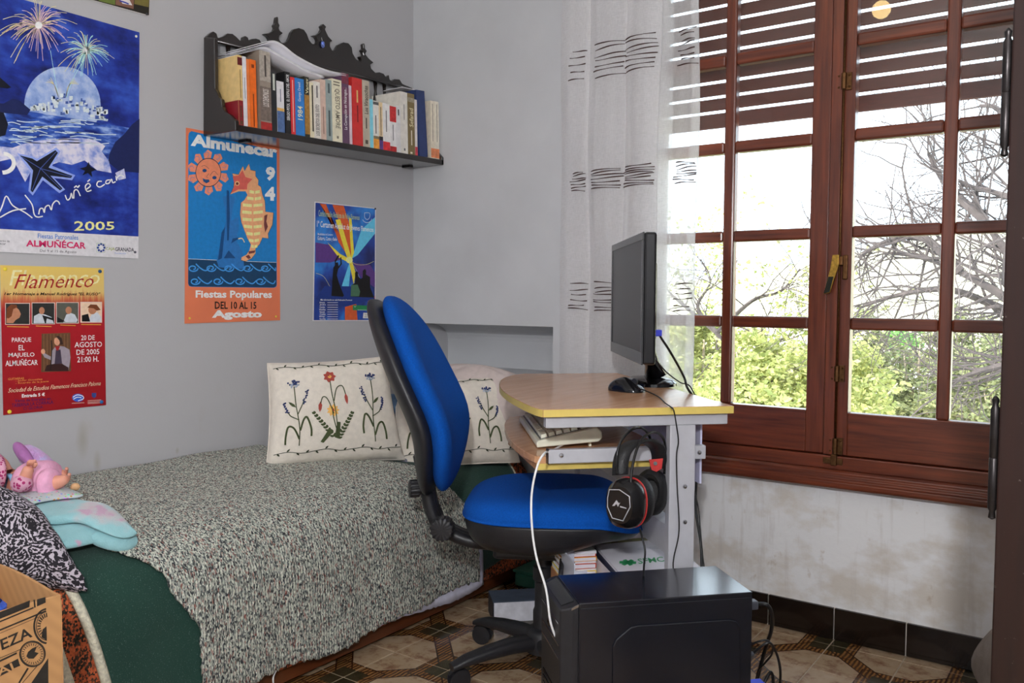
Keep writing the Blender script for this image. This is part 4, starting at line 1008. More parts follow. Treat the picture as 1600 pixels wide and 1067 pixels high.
def knob(c, ax, r, L, nm, ribs=14):
    mb = MB(); ax = ax.normalized(); o1 = ax.orthogonal().normalized(); o2 = ax.cross(o1); prof = [(.4, 0), (.75, .05), (.8, .4), (1, .45), (1, .95), (.9, 1.0), (.3, 1.0)]
    n = ribs*4
    def fn(u, v):
        i = int(round(v*(len(prof)-1))); rr_, h = prof[i]; k = 1+(.05*math.copysign(1, math.sin(u*ribs*2*math.pi+.3)) if i in (3, 4) else 0)
        return c+ax*h*L+(o1*math.cos(u*2*math.pi)+o2*math.sin(u*2*math.pi))*r*rr_*k
    mb.grid(fn, n, len(prof), closeu=True); mb.poly([fn(k/n, 1) for k in range(n)]); return mb.build(nm, BLK, chair, smooth='auto')
knob(CM @ V((-.262, -.03, .400)), -cl, .030, .068, 'tilt_knob'); knob(CM @ V((-.318, -.01, .490)), -cf-cl*.4, .023, .045, 'backrest_knob')
# gas column and base
MB(CM).lathe([(.030, .07), (.030, .165), (.026, .175), (.026, .245), (.031, .25), (.031, .285), (.024, .29), (.024, .335)], (0,0,0), 24).build('gas_column', BLK, chair, smooth='auto')
MB(CM).lathe([(.035, .052), (.052, .060), (.050, .105), (.040, .118), (.031, .122)], (0,0,0), 24).build('base_hub', BLK, chair, smooth='auto')
a0 = math.atan2(*(lambda d: (d.y, d.x))(pz(690, 1046, .06)-V((cbz.x, cbz.y, .06))))
for k in range(5):
    t = a0+k*2*math.pi/5; d = V((math.cos(t), math.sin(t), 0)); s_ = V((-d.y, d.x, 0)); LM = frame(cbz, d, s_, (0,0,1))
    st = [(.03, .085, .028, .040), (.10, .086, .026, .036), (.17, .080, .024, .030), (.23, .071, .021, .024), (.268, .060, .017, .016)]
    mb = MB(LM)
    def fl(u, v):
        i = min(len(st)-2, int(v*(len(st)-1))); f = v*(len(st)-1)-i; a, b = st[i], st[i+1]; x, z, w_, h_ = (lerp(a[j], b[j], f) for j in range(4))
        cx, cz = supe(u*2*math.pi, 3.0); return V((x, cx*w_, z+cz*h_/2))
    mb.grid(fl, 20, 13, closeu=True); mb.poly([fl(j/20, 1) for j in range(20)]); leg = mb.build('leg', BLK, chair, smooth='auto')
    cs = MB(frame(cbz+d*.262, (d+s_*.6*math.sin(k*2.1)).normalized(), V((-(d+s_*.6*math.sin(k*2.1)).normalized().y, (d+s_*.6*math.sin(k*2.1)).normalized().x, 0)), (0,0,1)))
    for yy in (-.017, .007): cs.lathe([(.010, yy), (.026, yy+.002), (.027, yy+.005), (.027, yy+.008), (.010, yy+.010)], (-.014, 0, .0275), 20, axis=1)
    cs.tube([(-.004, 0, .03), (-.002, 0, .062)], .007, 8)
    hd = [(-.014+.031*math.cos(q), .0275+.031*math.sin(q)) for q in [(.15+.85*j/10)*math.pi for j in range(11)]]
    cs.prism([(x, -.006, z) for x, z in hd], (0, .012, 0)); cs.build('caster', BLK, leg, smooth='auto')

# ================================================================== COMPUTER DESK
ZD = .755
dA = pz(849, 640, ZD); dB = pz(1146, 634, ZD); du_ = (dB-dA).normalized(); dw = V((-du_.y, du_.x, 0)); DL = (dB-dA).length
A0 = V((dA.x, dA.y, 0)); DKM = frame(A0, du_, dw, (0,0,1))
def loc(p): d = V(p)-A0; return V((d.dot(du_), d.dot(dw), d.z))
def side(x, y, off): return loc(pP(x, y, A0+dw*off, dw))          # pixel -> point of the plane 'off' behind the near side of the desk
desk = thing('computer_desk', 'beech laminate computer desk with grey steel frame and pull-out tray', 'desk', A0)
g = NT('beech_laminate'); tc = g.n('TexCoord').outputs['Object']
f = g.noise(g.mapping(tc, (60, 6, 60), (0,0,0), (0,0,math.atan2(du_.y, du_.x))), 1, 5, .6)
g.base(g.ramp(f, [(.3, C(168,122,88,1.35)), (.7, C(190,146,110,1.35))])); g.b.inputs['Roughness'].default_value = .2; BEECH = g.m
EDGE = mat('yellow_beech_edging', C(196,174,92,1.35), .4, var=.06, scale=30)
GREYM = mat('light_grey_steel', C(172,172,178,1.3), .45, .1, var=.04)
top_px = [(849, 640), (838, 637.5), (822, 631), (800, 620), (786, 610), (781, 602), (783, 594), (792, 588.5), (806, 585), (820, 583.5)]
out = [loc(pz(x, y, ZD)) for x, y in top_px]; out = [V((p.x, p.y, 0)) for p in out]
back_y = .86
outline = [V((DL, 0, 0))] + [V((DL, back_y, 0))] + [V((max(out[-1].x+.12, .25), back_y, 0))] + [p for p in spline(list(reversed(out)), 4)]
tb = MB(DKM); tb.prism([V((p.x, p.y, ZD-.0175)) for p in outline], (0, 0, .0175)); tb.build('desk_top', BEECH, desk, bevel=.001, bseg=1)
eb = MB(DKM); n = len(outline)
cen = sum(outline, V())/n
for i in range(n):
    a, b = outline[i], outline[(i+1) % n]; e = (b-a); nn = V((e.y, -e.x, 0)).normalized()
    if nn.dot(a-cen) < 0: nn = -nn
    eb.add([a+nn*.0012+V((0,0,ZD-.0168)), b+nn*.0012+V((0,0,ZD-.0168)), b+nn*.0012+V((0,0,ZD-.0008)), a+nn*.0012+V((0,0,ZD-.0008))], [(0, 1, 2, 3)])
eb.build('desk_top_edging', EDGE, desk)
zb1 = side(950, 667, .014).z; zb0 = ZD-.018
xL = side(853, 660, .014).x; xR = side(1137, 660, .014).x; pl_, pr_ = side(1046, 750, .014).x, side(1086, 750, .014).x
for oy in (.014, back_y-.045):
    m = MB(DKM); m.box((xL if oy < .1 else .22, oy, zb1), (xR, oy+.026, zb0)); m.build('top_bar', GREYM, desk, bevel=.002)
    m = MB(DKM); m.box((pl_, oy, .03), (pr_, oy+.026, zb1)); m.build('post', GREYM, desk, bevel=.002)
    m = MB(DKM); m.box((.02, oy, .0), (DL-.01, oy+.03, .032)); m.build('foot_bar', GREYM, desk, bevel=.003)
for oy, (yy0) in ((.044, 0), (back_y-.071, 0)):
    r0, r1 = side(857, 712, .044), side(1103, 711, .044); zr0, zr1 = side(950, 722, .044).z, side(950, 700.5, .044).z
    m = MB(DKM); m.box((r0.x if oy < .1 else .20, oy, zr0), (r1.x, oy+.020, zr1)); m.build('tray_rail', GREYM, desk, bevel=.002)
    m = MB(DKM); ex_ = r0.x if oy < .1 else .20; m.box((ex_-.001, oy+.001, zr0-.001), (ex_+.003, oy+.021, zr1+.001)); m.build('rail_end_cap', BLK, desk)
for (px_, py_, o_) in ((877, 711.5, .044), (1092.5, 707, .044), (1070, 760, .014), (1070, 815.5, .014)):
    q = side(px_, py_, o_); MB(DKM).lathe([(.0055, 0), (.0055, -.0015), (.004, -.0035), (.0015, -.004)], (q.x, q.y, q.z), 12, axis=1).build('screw', STEEL, desk, smooth='auto')
MB(DKM).box((pl_+.01, .04, .40), (pr_-.01, back_y-.045, .47)).build('cross_brace', GREYM, desk, bevel=.002)
# pull-out keyboard tray and the fixed board under it
ZT = zr0+.012
tpx = [(857, 717), (835, 712), (812, 700), (797, 686), (789, 670), (789, 660), (796, 651)]
to = [loc(pz(x, y, ZT)) for x, y in tpx]; to = [V((p.x, max(p.y, .068), 0)) for p in to]; to[0] = V((to[0].x, .068, 0))
ty = to[-1].y+.015
tl_out = [V((.34, .068, 0)), V((.34, ty, 0)), V((to[-1].x+.05, ty, 0))]+spline(list(reversed(to)), 3)
tr_ = MB(DKM); tr_.prism([V((p.x, p.y, ZT-.016)) for p in tl_out], (0, 0, .016)); tray = tr_.build('keyboard_tray', BEECH, desk, bevel=.001, bseg=1)
MB(DKM).box((to[0].x+.001, .0645, ZT-.014), (.30, .0678, ZT-.002)).build('tray_slide', STEEL, desk)
q0 = side(838, 726, .07)
m = MB(DKM); m.box((q0.x, .07, zr0-.0185), (pl_-.002, .42, zr0-.0035)); m.build('fixed_board', BEECH, desk)
m = MB(DKM); m.box((q0.x, .0685, zr0-.0183), (pl_-.002, .0698, zr0-.0037)); m.build('fixed_board_edging', EDGE, desk)
# ------------------------------------------------------------------ keyboard
KB = mat('beige_keyboard_plastic', C(196,196,178,1.6), .5, var=.05); KD = mat('grey_keyboard_deck', C(112,112,104,1.4), .5)
k0 = pz(839, 701, ZT); kd = .150; ky = V((math.cos(math.radians(130.6)), math.sin(math.radians(130.6)), 0)); kx = V((ky.y, -ky.x, 0))
kb = thing('keyboard', 'old beige computer keyboard lying on the pull-out tray', 'keyboard', k0)
tilt = math.radians(5.0); kxt = (kx*math.cos(tilt)+V((0,0,1))*math.sin(tilt)); kz = kxt.cross(ky).normalized()
KM = frame(k0+V((0,0,.002)), kxt, ky, kz); KL = .43
m = MB(KM); m.prism([(0, 0, 0), (kd, 0, 0), (kd+.010, 0, .008), (kd+.010, 0, .024), (kd-.002, 0, .036), (.004, 0, .0165), (0, 0, .013)], (0, KL, 0)); m.build('keyboard_case', KB, kb, bevel=.003)
ktop = math.atan2(.0195, kd-.006); kt = V((math.cos(ktop), 0, math.sin(ktop))); kn = V((-math.sin(ktop), 0, math.cos(ktop)))
KT = KM @ frame((.006, .006, .0170), kt, (0,1,0), kn)
MB(KT).box((.004, .004, -.001), (kd-.012, KL-.016, .0012)).build('key_deck', KD, kb)
sp_ = .0187
for r_ in range(6):
    y = .010; xx = .008+r_*sp_+(.006 if r_ == 5 else 0)
    while y < KL-.032:
        ln = 1
        if r_ == 0 and y < .03: ln = 2
        if r_ == 0 and .17 < y < .20: ln = 5.5
        if r_ in (1, 3) and y < .012: ln = 1
        if 5 > r_ and (.082 < y < .092): y += .008
        w_ = sp_*ln-.0025
        mb = MB(KT); i_ = .0022
        mb.add([(xx, y, .001), (xx+.0165, y, .001), (xx+.0165, y+w_, .001), (xx, y+w_, .001), (xx+i_, y+i_, .0095), (xx+.0165-i_*.7, y+i_, .0095), (xx+.0165-i_*.7, y+w_-i_, .0095), (xx+i_, y+w_-i_, .0095)],
               [(4,5,6,7)]+[(j, (j+1) % 4, 4+(j+1) % 4, 4+j) for j in range(4)])
        mb.build('key', KB, kb); y += sp_*ln
for yy in (.03, KL-.03): MB(KM).box((kd-.02, yy-.006, -.013), (kd-.014, yy+.006, .001)).build('foot', KB, kb)
WC = mat('white_cable', C(196,196,196,1.5), .45, var=0)
cpts = [KM @ V((kd*.5, .03, -.001)), pz(860, 705, ZT+.003), pD(851, 708, 1.80), pD(840, 727, 1.78), pD(831, 770, 1.77), pD(831, 820, 1.76), pD(838, 870, 1.75), pD(853, 920, 1.74), pD(861, 975, 1.73), pD(876, 1008, 1.74), pD(890, 1016, 1.78), pD(905, 1040, 1.85)]
MB().tube(spline(cpts, 8), .0024, 8).build('cable', WC, kb, smooth=True)
# ------------------------------------------------------------------ mouse
mo = pz(978, 611, ZD); mouse = thing('mouse', 'black computer mouse on the desk in front of the monitor', 'mouse', mo)
mx_ = (pz(1012, 613, ZD)-pz(948, 606, ZD)); mx_.z = 0; mx_.normalize(); my_ = V((-mx_.y, mx_.x, 0)); MM = frame(mo, mx_, my_, (0,0,1))
mb = MB(MM)
def mf(u, v):
    a = u*2*math.pi; b = v*math.pi/2; cx, cy = supe(a, 2.6); k = math.cos(b); x = .054*cx*k; y = .031*cy*k*(1+.12*cx)
    return V((x, y, .002+.036*math.sin(b)**.9*(1-.45*smoothstep(-.01, .055, x)-.12*smoothstep(.01, -.055, x))))
mb.grid(mf, 40, 14, closeu=True); mb.poly([mf(k/40, 0)-V((0,0,.002)) for k in range(40)]); mb.grid(lambda u, v: mf(u, 0)-V((0,0,.002*v)), 40, 2, closeu=True)
mb.build('mouse_shell', BLKG, mouse, smooth='auto', weld=True)
MB(MM).lathe([(.004, -.0035), (.009, -.003), (.009, .003), (.004, .0035)], (.030, 0, .027), 14, axis=1).build('scroll_wheel', BLK, mouse, smooth='auto')
MB(MM).tube([mf(0, k/10*.9)+V((0,0,.0006)) for k in range(11)], .0007, 4).build('button_seam', STEEL, mouse)
BC = mat('black_cable', C(20,20,22), .4, var=0)
cb_ = [MM @ V((.052, 0, .010)), pz(1022, 616, ZD+.004), pz(1032, 622, ZD+.003), pz(1040, 630, ZD+.003), pz(1049, 636.3, ZD+.003), pP(1053, 642, A0-dw*.004, dw), pP(1057, 665, A0-dw*.003, dw), pP(1060, 690, A0+dw*.008, dw), pP(1057, 712, A0+dw*.008, dw),
       pP(1058, 760, A0+dw*.008, dw), pP(1061, 828, A0+dw*.008, dw), pP(1053, 870, A0+dw*.008, dw), pP(1052, 890, A0+dw*.004, dw), pP(1055, 930, A0-dw*.002, dw)]
MB().tube(spline(cb_, 6), .0017, 6).build('cable', BC, mouse, smooth=True)
# ------------------------------------------------------------------ monitor
nd, fd = 2.02, 2.55
Nf = pD(1006, 470, nd); Ff = pD(957, 463, fd); mwv = Ff-Nf; mwv.z = 0; MW = mwv.length; mwv.normalize(); mnrm = V((-mwv.y, mwv.x, 0))
if mnrm.dot(du_) > 0: mnrm = -mnrm
zt_ = (pP(1006, 366, Nf, mnrm).z+pP(957, 381, Ff, mnrm).z)/2; zb_ = (pP(1004, 574, Nf, mnrm).z+pP(957, 546, Ff, mnrm).z)/2
mon = thing('monitor', 'black widescreen monitor standing on the desk, seen nearly edge on', 'monitor', (pz(1013, 601, ZD)))
MO = frame((Nf.x, Nf.y, 0), mwv, -mnrm, (0,0,1))              # x along the screen, y to its back
MB(MO).box((0, 0, zb_), (MW, .030, zt_)).build('monitor_case', BLKG, mon, bevel=.006)
bz_ = MB(MO); b0, b1 = .018, .030
for lo, hi in (((0, -.004, zb_), (MW, 0, zb_+b1)), ((0, -.004, zt_-b0), (MW, 0, zt_)), ((0, -.004, zb_+b1), (b0, 0, zt_-b0)), ((MW-b0, -.004, zb_+b1), (MW, 0, zt_-b0))): bz_.box(lo, hi)
bz_.build('bezel', mat('grey_black_bezel', C(46,46,48,1.4), .25), mon, bevel=.001, bseg=1)
MB(MO).box((b0, -.0012, zb_+b1), (MW-b0, -.0002, zt_-b0)).build('screen', mat('matt_dark_screen', C(58,58,60,1.6), .38, var=.02), mon)
MB(MO).box((.10, .030, zb_+.05), (MW-.10, .052, zt_-.06)).build('back_cover', BLK, mon, bevel=.012)
bc_ = pz(1018, 600, ZD); mid_ = MO @ V((MW/2, .05, zb_+.04))
SB = frame((bc_.x, bc_.y, ZD), mwv, -mnrm, (0,0,1)); ba_ = MB(SB)
def bf(u, v):
    cx, cy = supe(u*2*math.pi, 2.3); k = (1, .99, .86, .30, 0)[int(round(v*4))]; h = (0, .008, .017, .022, .022)[int(round(v*4))]
    return V((.10*cx*k, .068*cy*k, h))
ba_.grid(bf, 40, 5, closeu=True); ba_.build('stand_base', BLKG, mon, smooth='auto', weld=True)
nk = MB(); n0 = bc_+mnrm*-.012+V((0,0,.02)); n1 = V((mid_.x, mid_.y, zb_+.06))
for i in range(1):
    ax = [n0, n0.lerp(n1, .35)+V((0,0,-.004)), n0.lerp(n1, .75), n1]; wd = [.045, .034, .030, .034]; tk = [.034, .020, .016, .016]
    up = (n1-n0).normalized(); tdir = mwv.cross(up).normalized(); ring_ = []
    for c, w_, t_ in zip(ax, wd, tk):
        ring_ += [c+mwv*(w_*math.copysign(abs(math.cos(a))**.6, math.cos(a)))+tdir*(t_*math.copysign(abs(math.sin(a))**.6, math.sin(a))) for a in [k*math.pi/8 for k in range(16)]]
    nk.add(ring_, [(j*16+k, j*16+(k+1) % 16, (j+1)*16+(k+1) % 16, (j+1)*16+k) for j in range(3) for k in range(16)])
nk.build('stand_neck', BLKG, mon, smooth=True)
pv = pD(1019, 520, 2.14)
MB(frame(pv, -mnrm, mwv, (0,0,1))).box((-.012, -.015, -.008), (.022, .015, .008)).build('video_plug', mat('blue_plug', C(40,50,170,1.5), .4), mon, bevel=.002)
MB().tube(spline([pv-mnrm*.02, pD(1032, 526, 2.16), pD(1045, 546, 2.18), pD(1060, 572, 2.20), pD(1070, 592, 2.22), pD(1074, 606, 2.20), pD(1092, 640, 2.24), pD(1090, 720, 2.22), pD(1087, 790, 2.2), pD(1095, 850, 2.18), pD(1100, 910, 2.15), pD(1130, 960, 2.1), pD(1160, 1010, 2.02)], 6), .0032, 8).build('video_cable', BC, mon, smooth=True)
MB().tube(spline([pD(1010, 545, 2.2), pD(1020, 556, 2.2), pD(1040, 580, 2.22), pD(1062, 597, 2.22), pD(1080, 606, 2.22), pD(1094, 650, 2.26), pD(1093, 722, 2.24), pD(1087, 768, 2.22), pD(1092, 800, 2.2), pD(1096, 850, 2.18), pD(1101, 892, 2.16), pD(1110, 940, 2.12)], 6), .0018, 8).build('power_cable', BC, mon, smooth=True)
# ------------------------------------------------------------------ headset hung over the tray rail
hs_ = thing('headset', 'black gaming headset with red trim hanging from the desk rail', 'headset', pD(990, 740, 1.86))
HB = mat('black_headset_plastic', C(24,23,25), .22, var=.1); HL = mat('black_leatherette', C(26,26,28), .5, bump=.3, bscale=300); HRD = mat('red_trim', C(170,36,34,1.5), .4); SIL = mat('silver_print', C(190,190,196,1.2), .3, .4)
def cup(cpx, dep, nrm, rx, ry, th, parts):
    c = pD(cpx[0], cpx[1], dep); nrm = V(nrm).normalized(); ux = V((0,0,1)).cross(nrm).normalized(); uy = nrm.cross(ux); M = frame(c, ux, uy, nrm)
    for nm, m_, prof, sup_ in parts:
        mb = MB(M); N = 36
        def fn(u, v):
            i = int(round(v*(len(prof)-1))); k, h = prof[i]; cx, cy = supe(u*2*math.pi, sup_); return V((rx*cx*k, ry*cy*k, h*th))
        mb.grid(fn, N, len(prof), closeu=True); mb.poly([fn(k/N, 1) for k in range(N)]); mb.poly([fn(k/N, 0) for k in range(N)]); mb.build(nm, m_, hs_, smooth='auto')
    return M
vd = (CAM-pD(985, 785, 1.85)).normalized()
fn_n = (vd*.75-du_*.50+V((0,0,-.12)))
CMx = cup((985, 784), 1.84, fn_n, .043, .054, .05, [('ear_cup', HB, [(.80, -.1), (.98, .15), (1, .4), (.92, .75), (.72, 1.0)], 2.4), ('ear_trim', HRD, [(.96, .08), (1.008, .09), (1.008, .13), (.96, .14)], 2.4), ('ear_cushion', HL, [(.55, -.75), (.85, -.80), (1.0, -.6), (1.0, -.3), (.9, -.1)], 2.2)])
hexp = [(-.030, .012), (-.026, .030), (.0, .033), (.026, .022), (.029, .0), (.012, -.032), (-.016, -.030), (-.029, -.008)]
MB(CMx).tube([V((a*.92, b*.98, .051)) for a, b in hexp], .0011, 6, closed=True).build('logo_frame', SIL, hs_, smooth=True)
lg = MB(CMx); lg.poly([(-.016, -.004, .0512), (-.006, .010, .0512), (0, .004, .0512), (.003, .006, .0512), (-.002, -.004, .0512), (-.006, .002, .0512), (-.010, -.003, .0512)])
lg.poly([(.003, -.001, .0512), (.018, -.003, .0512), (.018, -.005, .0512), (.003, -.004, .0512)]); lg.build('logo', SIL, hs_)
fn2 = (vd*.82-du_*.35).normalized()
cup((1016, 769), 1.97, fn2, .036, .053, .03, [('ear_cushion', HL, [(.50, -.2), (.62, .45), (.80, .62), (.97, .4), (1.02, 0), (1.0, -.5), (.7, -.9)], 2.1), ('ear_cup', HB, [(.98, -.5), (1.0, -.7), (.9, -1.2), (.6, -1.5)], 2.3)])
band = [pD(969, 742, 1.83), pD(970, 722, 1.835), pD(976, 704, 1.845), pD(990, 692, 1.865), pD(1010, 689, 1.90), pD(1026, 698, 1.94), pD(1030, 716, 1.965), pD(1027, 732, 1.975)]
bp_ = spline(band, 5); wv_ = (du_*.8+vd*.3).normalized()*.017
bb = MB(); tv = []
for p_ in bp_: tv += [p_-wv_, p_+wv_]
bb.add(tv, [(2*i, 2*i+1, 2*i+3, 2*i+2) for i in range(len(bp_)-1)]); ho = bb.build('headband_pad', HL, hs_, smooth=True, recalc=False); md = ho.modifiers.new('thickness', 'SOLIDIFY'); md.thickness = .007; md.offset = 0
rp = MB(); rp.prism([pD(x, y, 1.955) for x, y in ((1014, 718), (1036, 716), (1034, 732), (1026, 737), (1018, 734))], -vd*.006); rp.build('red_yoke', HRD, hs_)
MB().tube([pD(1024, 724, 1.948), pD(1024, 724, 1.952)], .0045, 10).build('yoke_screw', BLK, hs_)
for pts in ([(964, 742, 1.82), (964, 712, 1.82), (970, 690, 1.83), (984, 673, 1.85), (1000, 668, 1.88), (1013, 678, 1.92), (1019, 700, 1.95), (1021, 720, 1.97)], [(987, 772, 1.80), (986, 745, 1.81), (992, 712, 1.83), (1003, 686, 1.86), (1022, 675, 1.90), (1036, 684, 1.94), (1040, 705, 1.97), (1038, 740, 1.98)]):
    MB().tube(spline([pD(*p_) for p_ in pts], 6), .0030, 8).build('headband_wire', HB, hs_, smooth=True)
MB().tube(spline([pD(1000, 826, 1.84), pD(1004, 842, 1.84), pD(1008, 862, 1.83), pD(1006, 888, 1.84), pD(1005, 930, 1.88)], 6), .0022, 6).build('cable', BC, hs_, smooth=True)

# ================================================================== PC TOWER
PZ = .400
n0 = pz(905, 943, PZ); n1 = pz(1176, 925, PZ); pu = (n1-n0).normalized(); pw = V((-pu.y, pu.x, 0)); PLn = (n1-n0).length; PW = .176
PM = frame((n0.x, n0.y, 0), pu, pw, (0,0,1)); pc = thing('pc_tower', 'black desktop computer tower standing on the floor', 'computer', (n0.x, n0.y, 0))
PCB = mat('dark_blue_black_steel', C(26,28,36,1.0), .24, .2, var=.06, scale=200, coat=.6); 
MB(PM).box((0, 0, .012), (PLn, PW, PZ)).build('case', PCB, pc, bevel=.0018)
for xx in (.04, PLn-.06):
    for yy in (.02, PW-.04): MB(PM).lathe([(.012, 0), (.013, .013)], (xx, yy+.01, 0), 12).build('foot', BLK, pc)
MB(PM).box((.002, -.0018, .02), (PLn-.001, -.0002, PZ-.010)).build('side_panel', PCB, pc, bevel=.0008, bseg=1)
sp2 = lambda x, y: (lambda p_: V(((p_-V((n0.x, n0.y, 0))).dot(pu), -.002, p_.z)))(pP(820+x/3.721, 800+y/3.721, V((n0.x, n0.y, 0)), pw))
emb = [sp2(508, 1080), sp2(508, 775), sp2(528, 735), sp2(610, 665), sp2(650, 655), sp2(1180, 620), sp2(1225, 628), sp2(1245, 660), sp2(1250, 1080)]
em = [p_.copy() for p_ in emb]; zlow = .06
for p_ in em: p_.z = max(p_.z, zlow)
em[0].z = em[-1].z = zlow
MB(PM).prism(em, (0, -.004, 0)).build('pressed_panel', PCB, pc, bevel=.0035, bseg=3)
# front bezel: chamfered head, gloss strip, drive bay lines and vents
fb = MB(PM); fb.prism([(0, -.002, PZ), (0, PW+.002, PZ), (-.018, PW+.002, PZ-.004), (-.036, PW-.006, PZ-.014), (-.036, .010, PZ-.014), (-.014, -.002, PZ-.008)], (0, 0, -(PZ-.03))); fb.build('front_bezel', BLK, pc, bevel=.003)
MB(PM).prism([(-.006, .018, PZ+.0006), (-.006, PW-.016, PZ+.0006), (-.030, PW-.018, PZ-.010), (-.030, .024, PZ-.010)], (0, 0, -.003)).build('gloss_strip', BLKG, pc)
for zz in (.355, .312, .285): MB(PM).box((-.0375, .018, zz-.0012), (-.0355, PW-.014, zz+.0012)).build('bay_seam', STEEL, pc)
for k in range(10): MB(PM).box((-.0378, .03, .08+k*.014), (-.0355, PW-.03, .087+k*.014)).build('vent_slot', BLKG, pc)
MB(PM).lathe([(.011, 0), (.011, -.004), (.008, -.005)], (-.036, PW/2, .335), 16, axis=0).build('power_button', BLKG, pc, smooth='auto')
MB(PM).prism([(-.002, -.0028, PZ-.0005), (-.016, -.0028, PZ-.0075), (-.016, -.0028, PZ-.012), (-.002, -.0028, PZ-.006)], (0, -.0006, 0)).build('corner_trim', STEEL, pc)
# plugs and leads at the back
bk_ = lambda y, z: PM @ V((PLn, y, z))
def lead(name, label, y, z, r, pts, pm, size):
    t = thing(name, label, 'cable', bk_(y, z), 'leads behind the computer tower')
    MB(PM).box((PLn+.0005, y-size[1]/2, z-size[2]/2), (PLn+size[0], y+size[1]/2, z+size[2]/2)).build('plug', pm, t, bevel=.003)
    MB().tube(spline([bk_(y, z)+pu*(size[0]-.002)]+pts, 6), r, 8).build('lead', BC, t, smooth=True)
GP = mat('grey_plug', C(66,68,76,1.2), .35); BP = mat('blue_plug_body', C(36,60,190,1.6), .4)
lead('power_lead', 'thick black power lead at the top of the tower back', .05, .355, .0042, [pD(1198, 945, 1.80), pD(1206, 960, 1.82), pD(1205, 985, 1.86), pD(1197, 1010, 1.90), pD(1186, 1050, 1.95), pD(1178, 1085, 1.98)], GP, (.035, .022, .018))
lead('usb_lead', 'thin black lead looping from the middle of the tower back', .05, .268, .0022, [pD(1195, 1000, 1.80), pD(1206, 1008, 1.82), pD(1206, 1022, 1.85), pD(1196, 1035, 1.9), pD(1184, 1050, 1.93), pD(1178, 1085, 1.98)], GP, (.022, .014, .008))
lead('audio_lead', 'black lead arching to the floor behind the tower', .03, .258, .0028, [pD(1200, 1004, 1.78), pD(1212, 1018, 1.80), pD(1219, 1045, 1.82), pD(1218, 1075, 1.84), pD(1212, 1110, 1.88)], GP, (.020, .012, .008))
lead('monitor_lead', 'black lead with a bright blue screw plug low on the tower back', .03, .188, .0034, [pD(1204, 1050, 1.82), pD(1208, 1066, 1.83), pD(1203, 1090, 1.86), pD(1195, 1110, 1.9)], BP, (.045, .034, .016))

# ================================================================== THINGS STORED UNDER THE DESK
PL2 = mat('plain_brown_card', C(150,104,70,1.4), .85, var=.1)
MB(DKM).box((.165, .042, .112), (.43, back_y-.047, .128)).build('bottom_shelf', BEECH, desk, bevel=.001)
ub = thing('storage_carton', 'plain brown cardboard carton on the bottom shelf of the desk', 'carton', DKM @ V((.25, .20, .1285)))
ZB = .305
m = MB(DKM); m.box((.095, .07, .1285), (.425, .315, ZB)); m.build('carton_body', PL2, ub, bevel=.002)
MB(DKM).box((.245, .069, ZB-.09), (.285, .0698, ZB)).build('tape', mat('tan_tape_2', C(186,150,110,1.4), .4), ub)
PAP = mat('white_paper', C(200,198,212,1.5), .55, var=.02)
def sheets(name, label, x0, x1, y0, y1, z0, z1, m_, rot=0, cat='folder', par=None):
    c = V(((x0+x1)/2, (y0+y1)/2, 0)); M = DKM @ Matrix.Translation(c) @ Matrix.Rotation(rot, 4, 'Z')
    t = thing(name, label, cat, M @ V((0, 0, z0)))
    hx, hy = (x1-x0)/2, (y1-y0)/2
    MB(M).box((-hx, -hy, z0+.001), (hx-.002, hy, z1-.001)).build('pages', PAP, t); mb = MB(M); mb.box((-hx-.001, -hy-.001, z0), (hx, hy+.001, z0+.001)); mb.box((-hx-.001, -hy-.001, z1-.001), (hx, hy+.001, z1)); mb.box((hx-.002, -hy-.001, z0+.001), (hx, hy+.001, z1-.001)); mb.build('cover', m_, t)
    return t, M
NAVY = mat('navy_binder', C(24,28,50,1.3), .4)
z = ZB
zz = z
for k, (h_, c_, lab) in enumerate(((.012, C(206,186,70,1.5), 'yellow booklet at the bottom of the magazine pile under the desk'), (.006, C(230,225,215,1.4), 'thin cream booklet low in the magazine pile under the desk'), (.012, C(170,60,40,1.5), 'red-brown magazine in the pile under the desk'), (.006, C(225,225,230,1.4), 'thin white magazine in the pile under the desk'), (.010, C(214,150,50,1.5), 'orange magazine in the pile under the desk'), (.008, C(180,70,60,1.5), 'dull red magazine near the top of the pile under the desk'), (.007, C(210,214,224,1.4), 'pale grey magazine on top of the pile under the desk'))):
    sheets('magazine', lab, .098+.003*(k % 3), .19, .222+.004*(k % 2), .312, zz, zz+h_, mat('magazine_cover_%d' % k, c_, .35), .02*math.sin(k*2), 'magazine')['group' if False else 0]['group'] = 'magazines piled under the desk'; zz += h_+.0003
fi = thing('magazine_file', 'clear grey plastic magazine file beside the folders under the desk', 'file', DKM @ V((.115, .155, ZB)))
FP = mat('clear_grey_plastic', C(176,178,190,1.4), .2, var=.03)
mb = MB(DKM); mb.box((.098, .095, ZB), (.101, .215, ZB+.075)); mb.box((.101, .095, ZB), (.130, .098, ZB+.055)); mb.box((.101, .212, ZB), (.130, .215, ZB+.075)); mb.box((.101, .098, ZB-.0), (.133, .212, ZB+.002)); mb.build('file_shell', FP, fi)
t1, _ = sheets('ring_binder', 'navy blue ring binder under the white sheets below the desk', .195, .40, .085, .31, ZB, ZB+.042, NAVY, 0, 'binder')
t2, M2 = sheets('brochure', 'white brochure with green lettering lying on the navy binder', .21, .415, .075, .345, ZB+.0425, ZB+.050, PAP, -.03, 'brochure')
zt2 = ZB+.0504
def onb(x, y): return pz(840+x/7.273, 800+y/7.273, zt2+.0004)
GRN = mat('green_print', C(40,130,80,1.6), .4)
lg = MB(); put_text(lg, 'SFMC', onb(1150, 590), onb(1445, 560), onb(1420, 505), onb(1130, 530), .012); cx, cy = 1025, 572
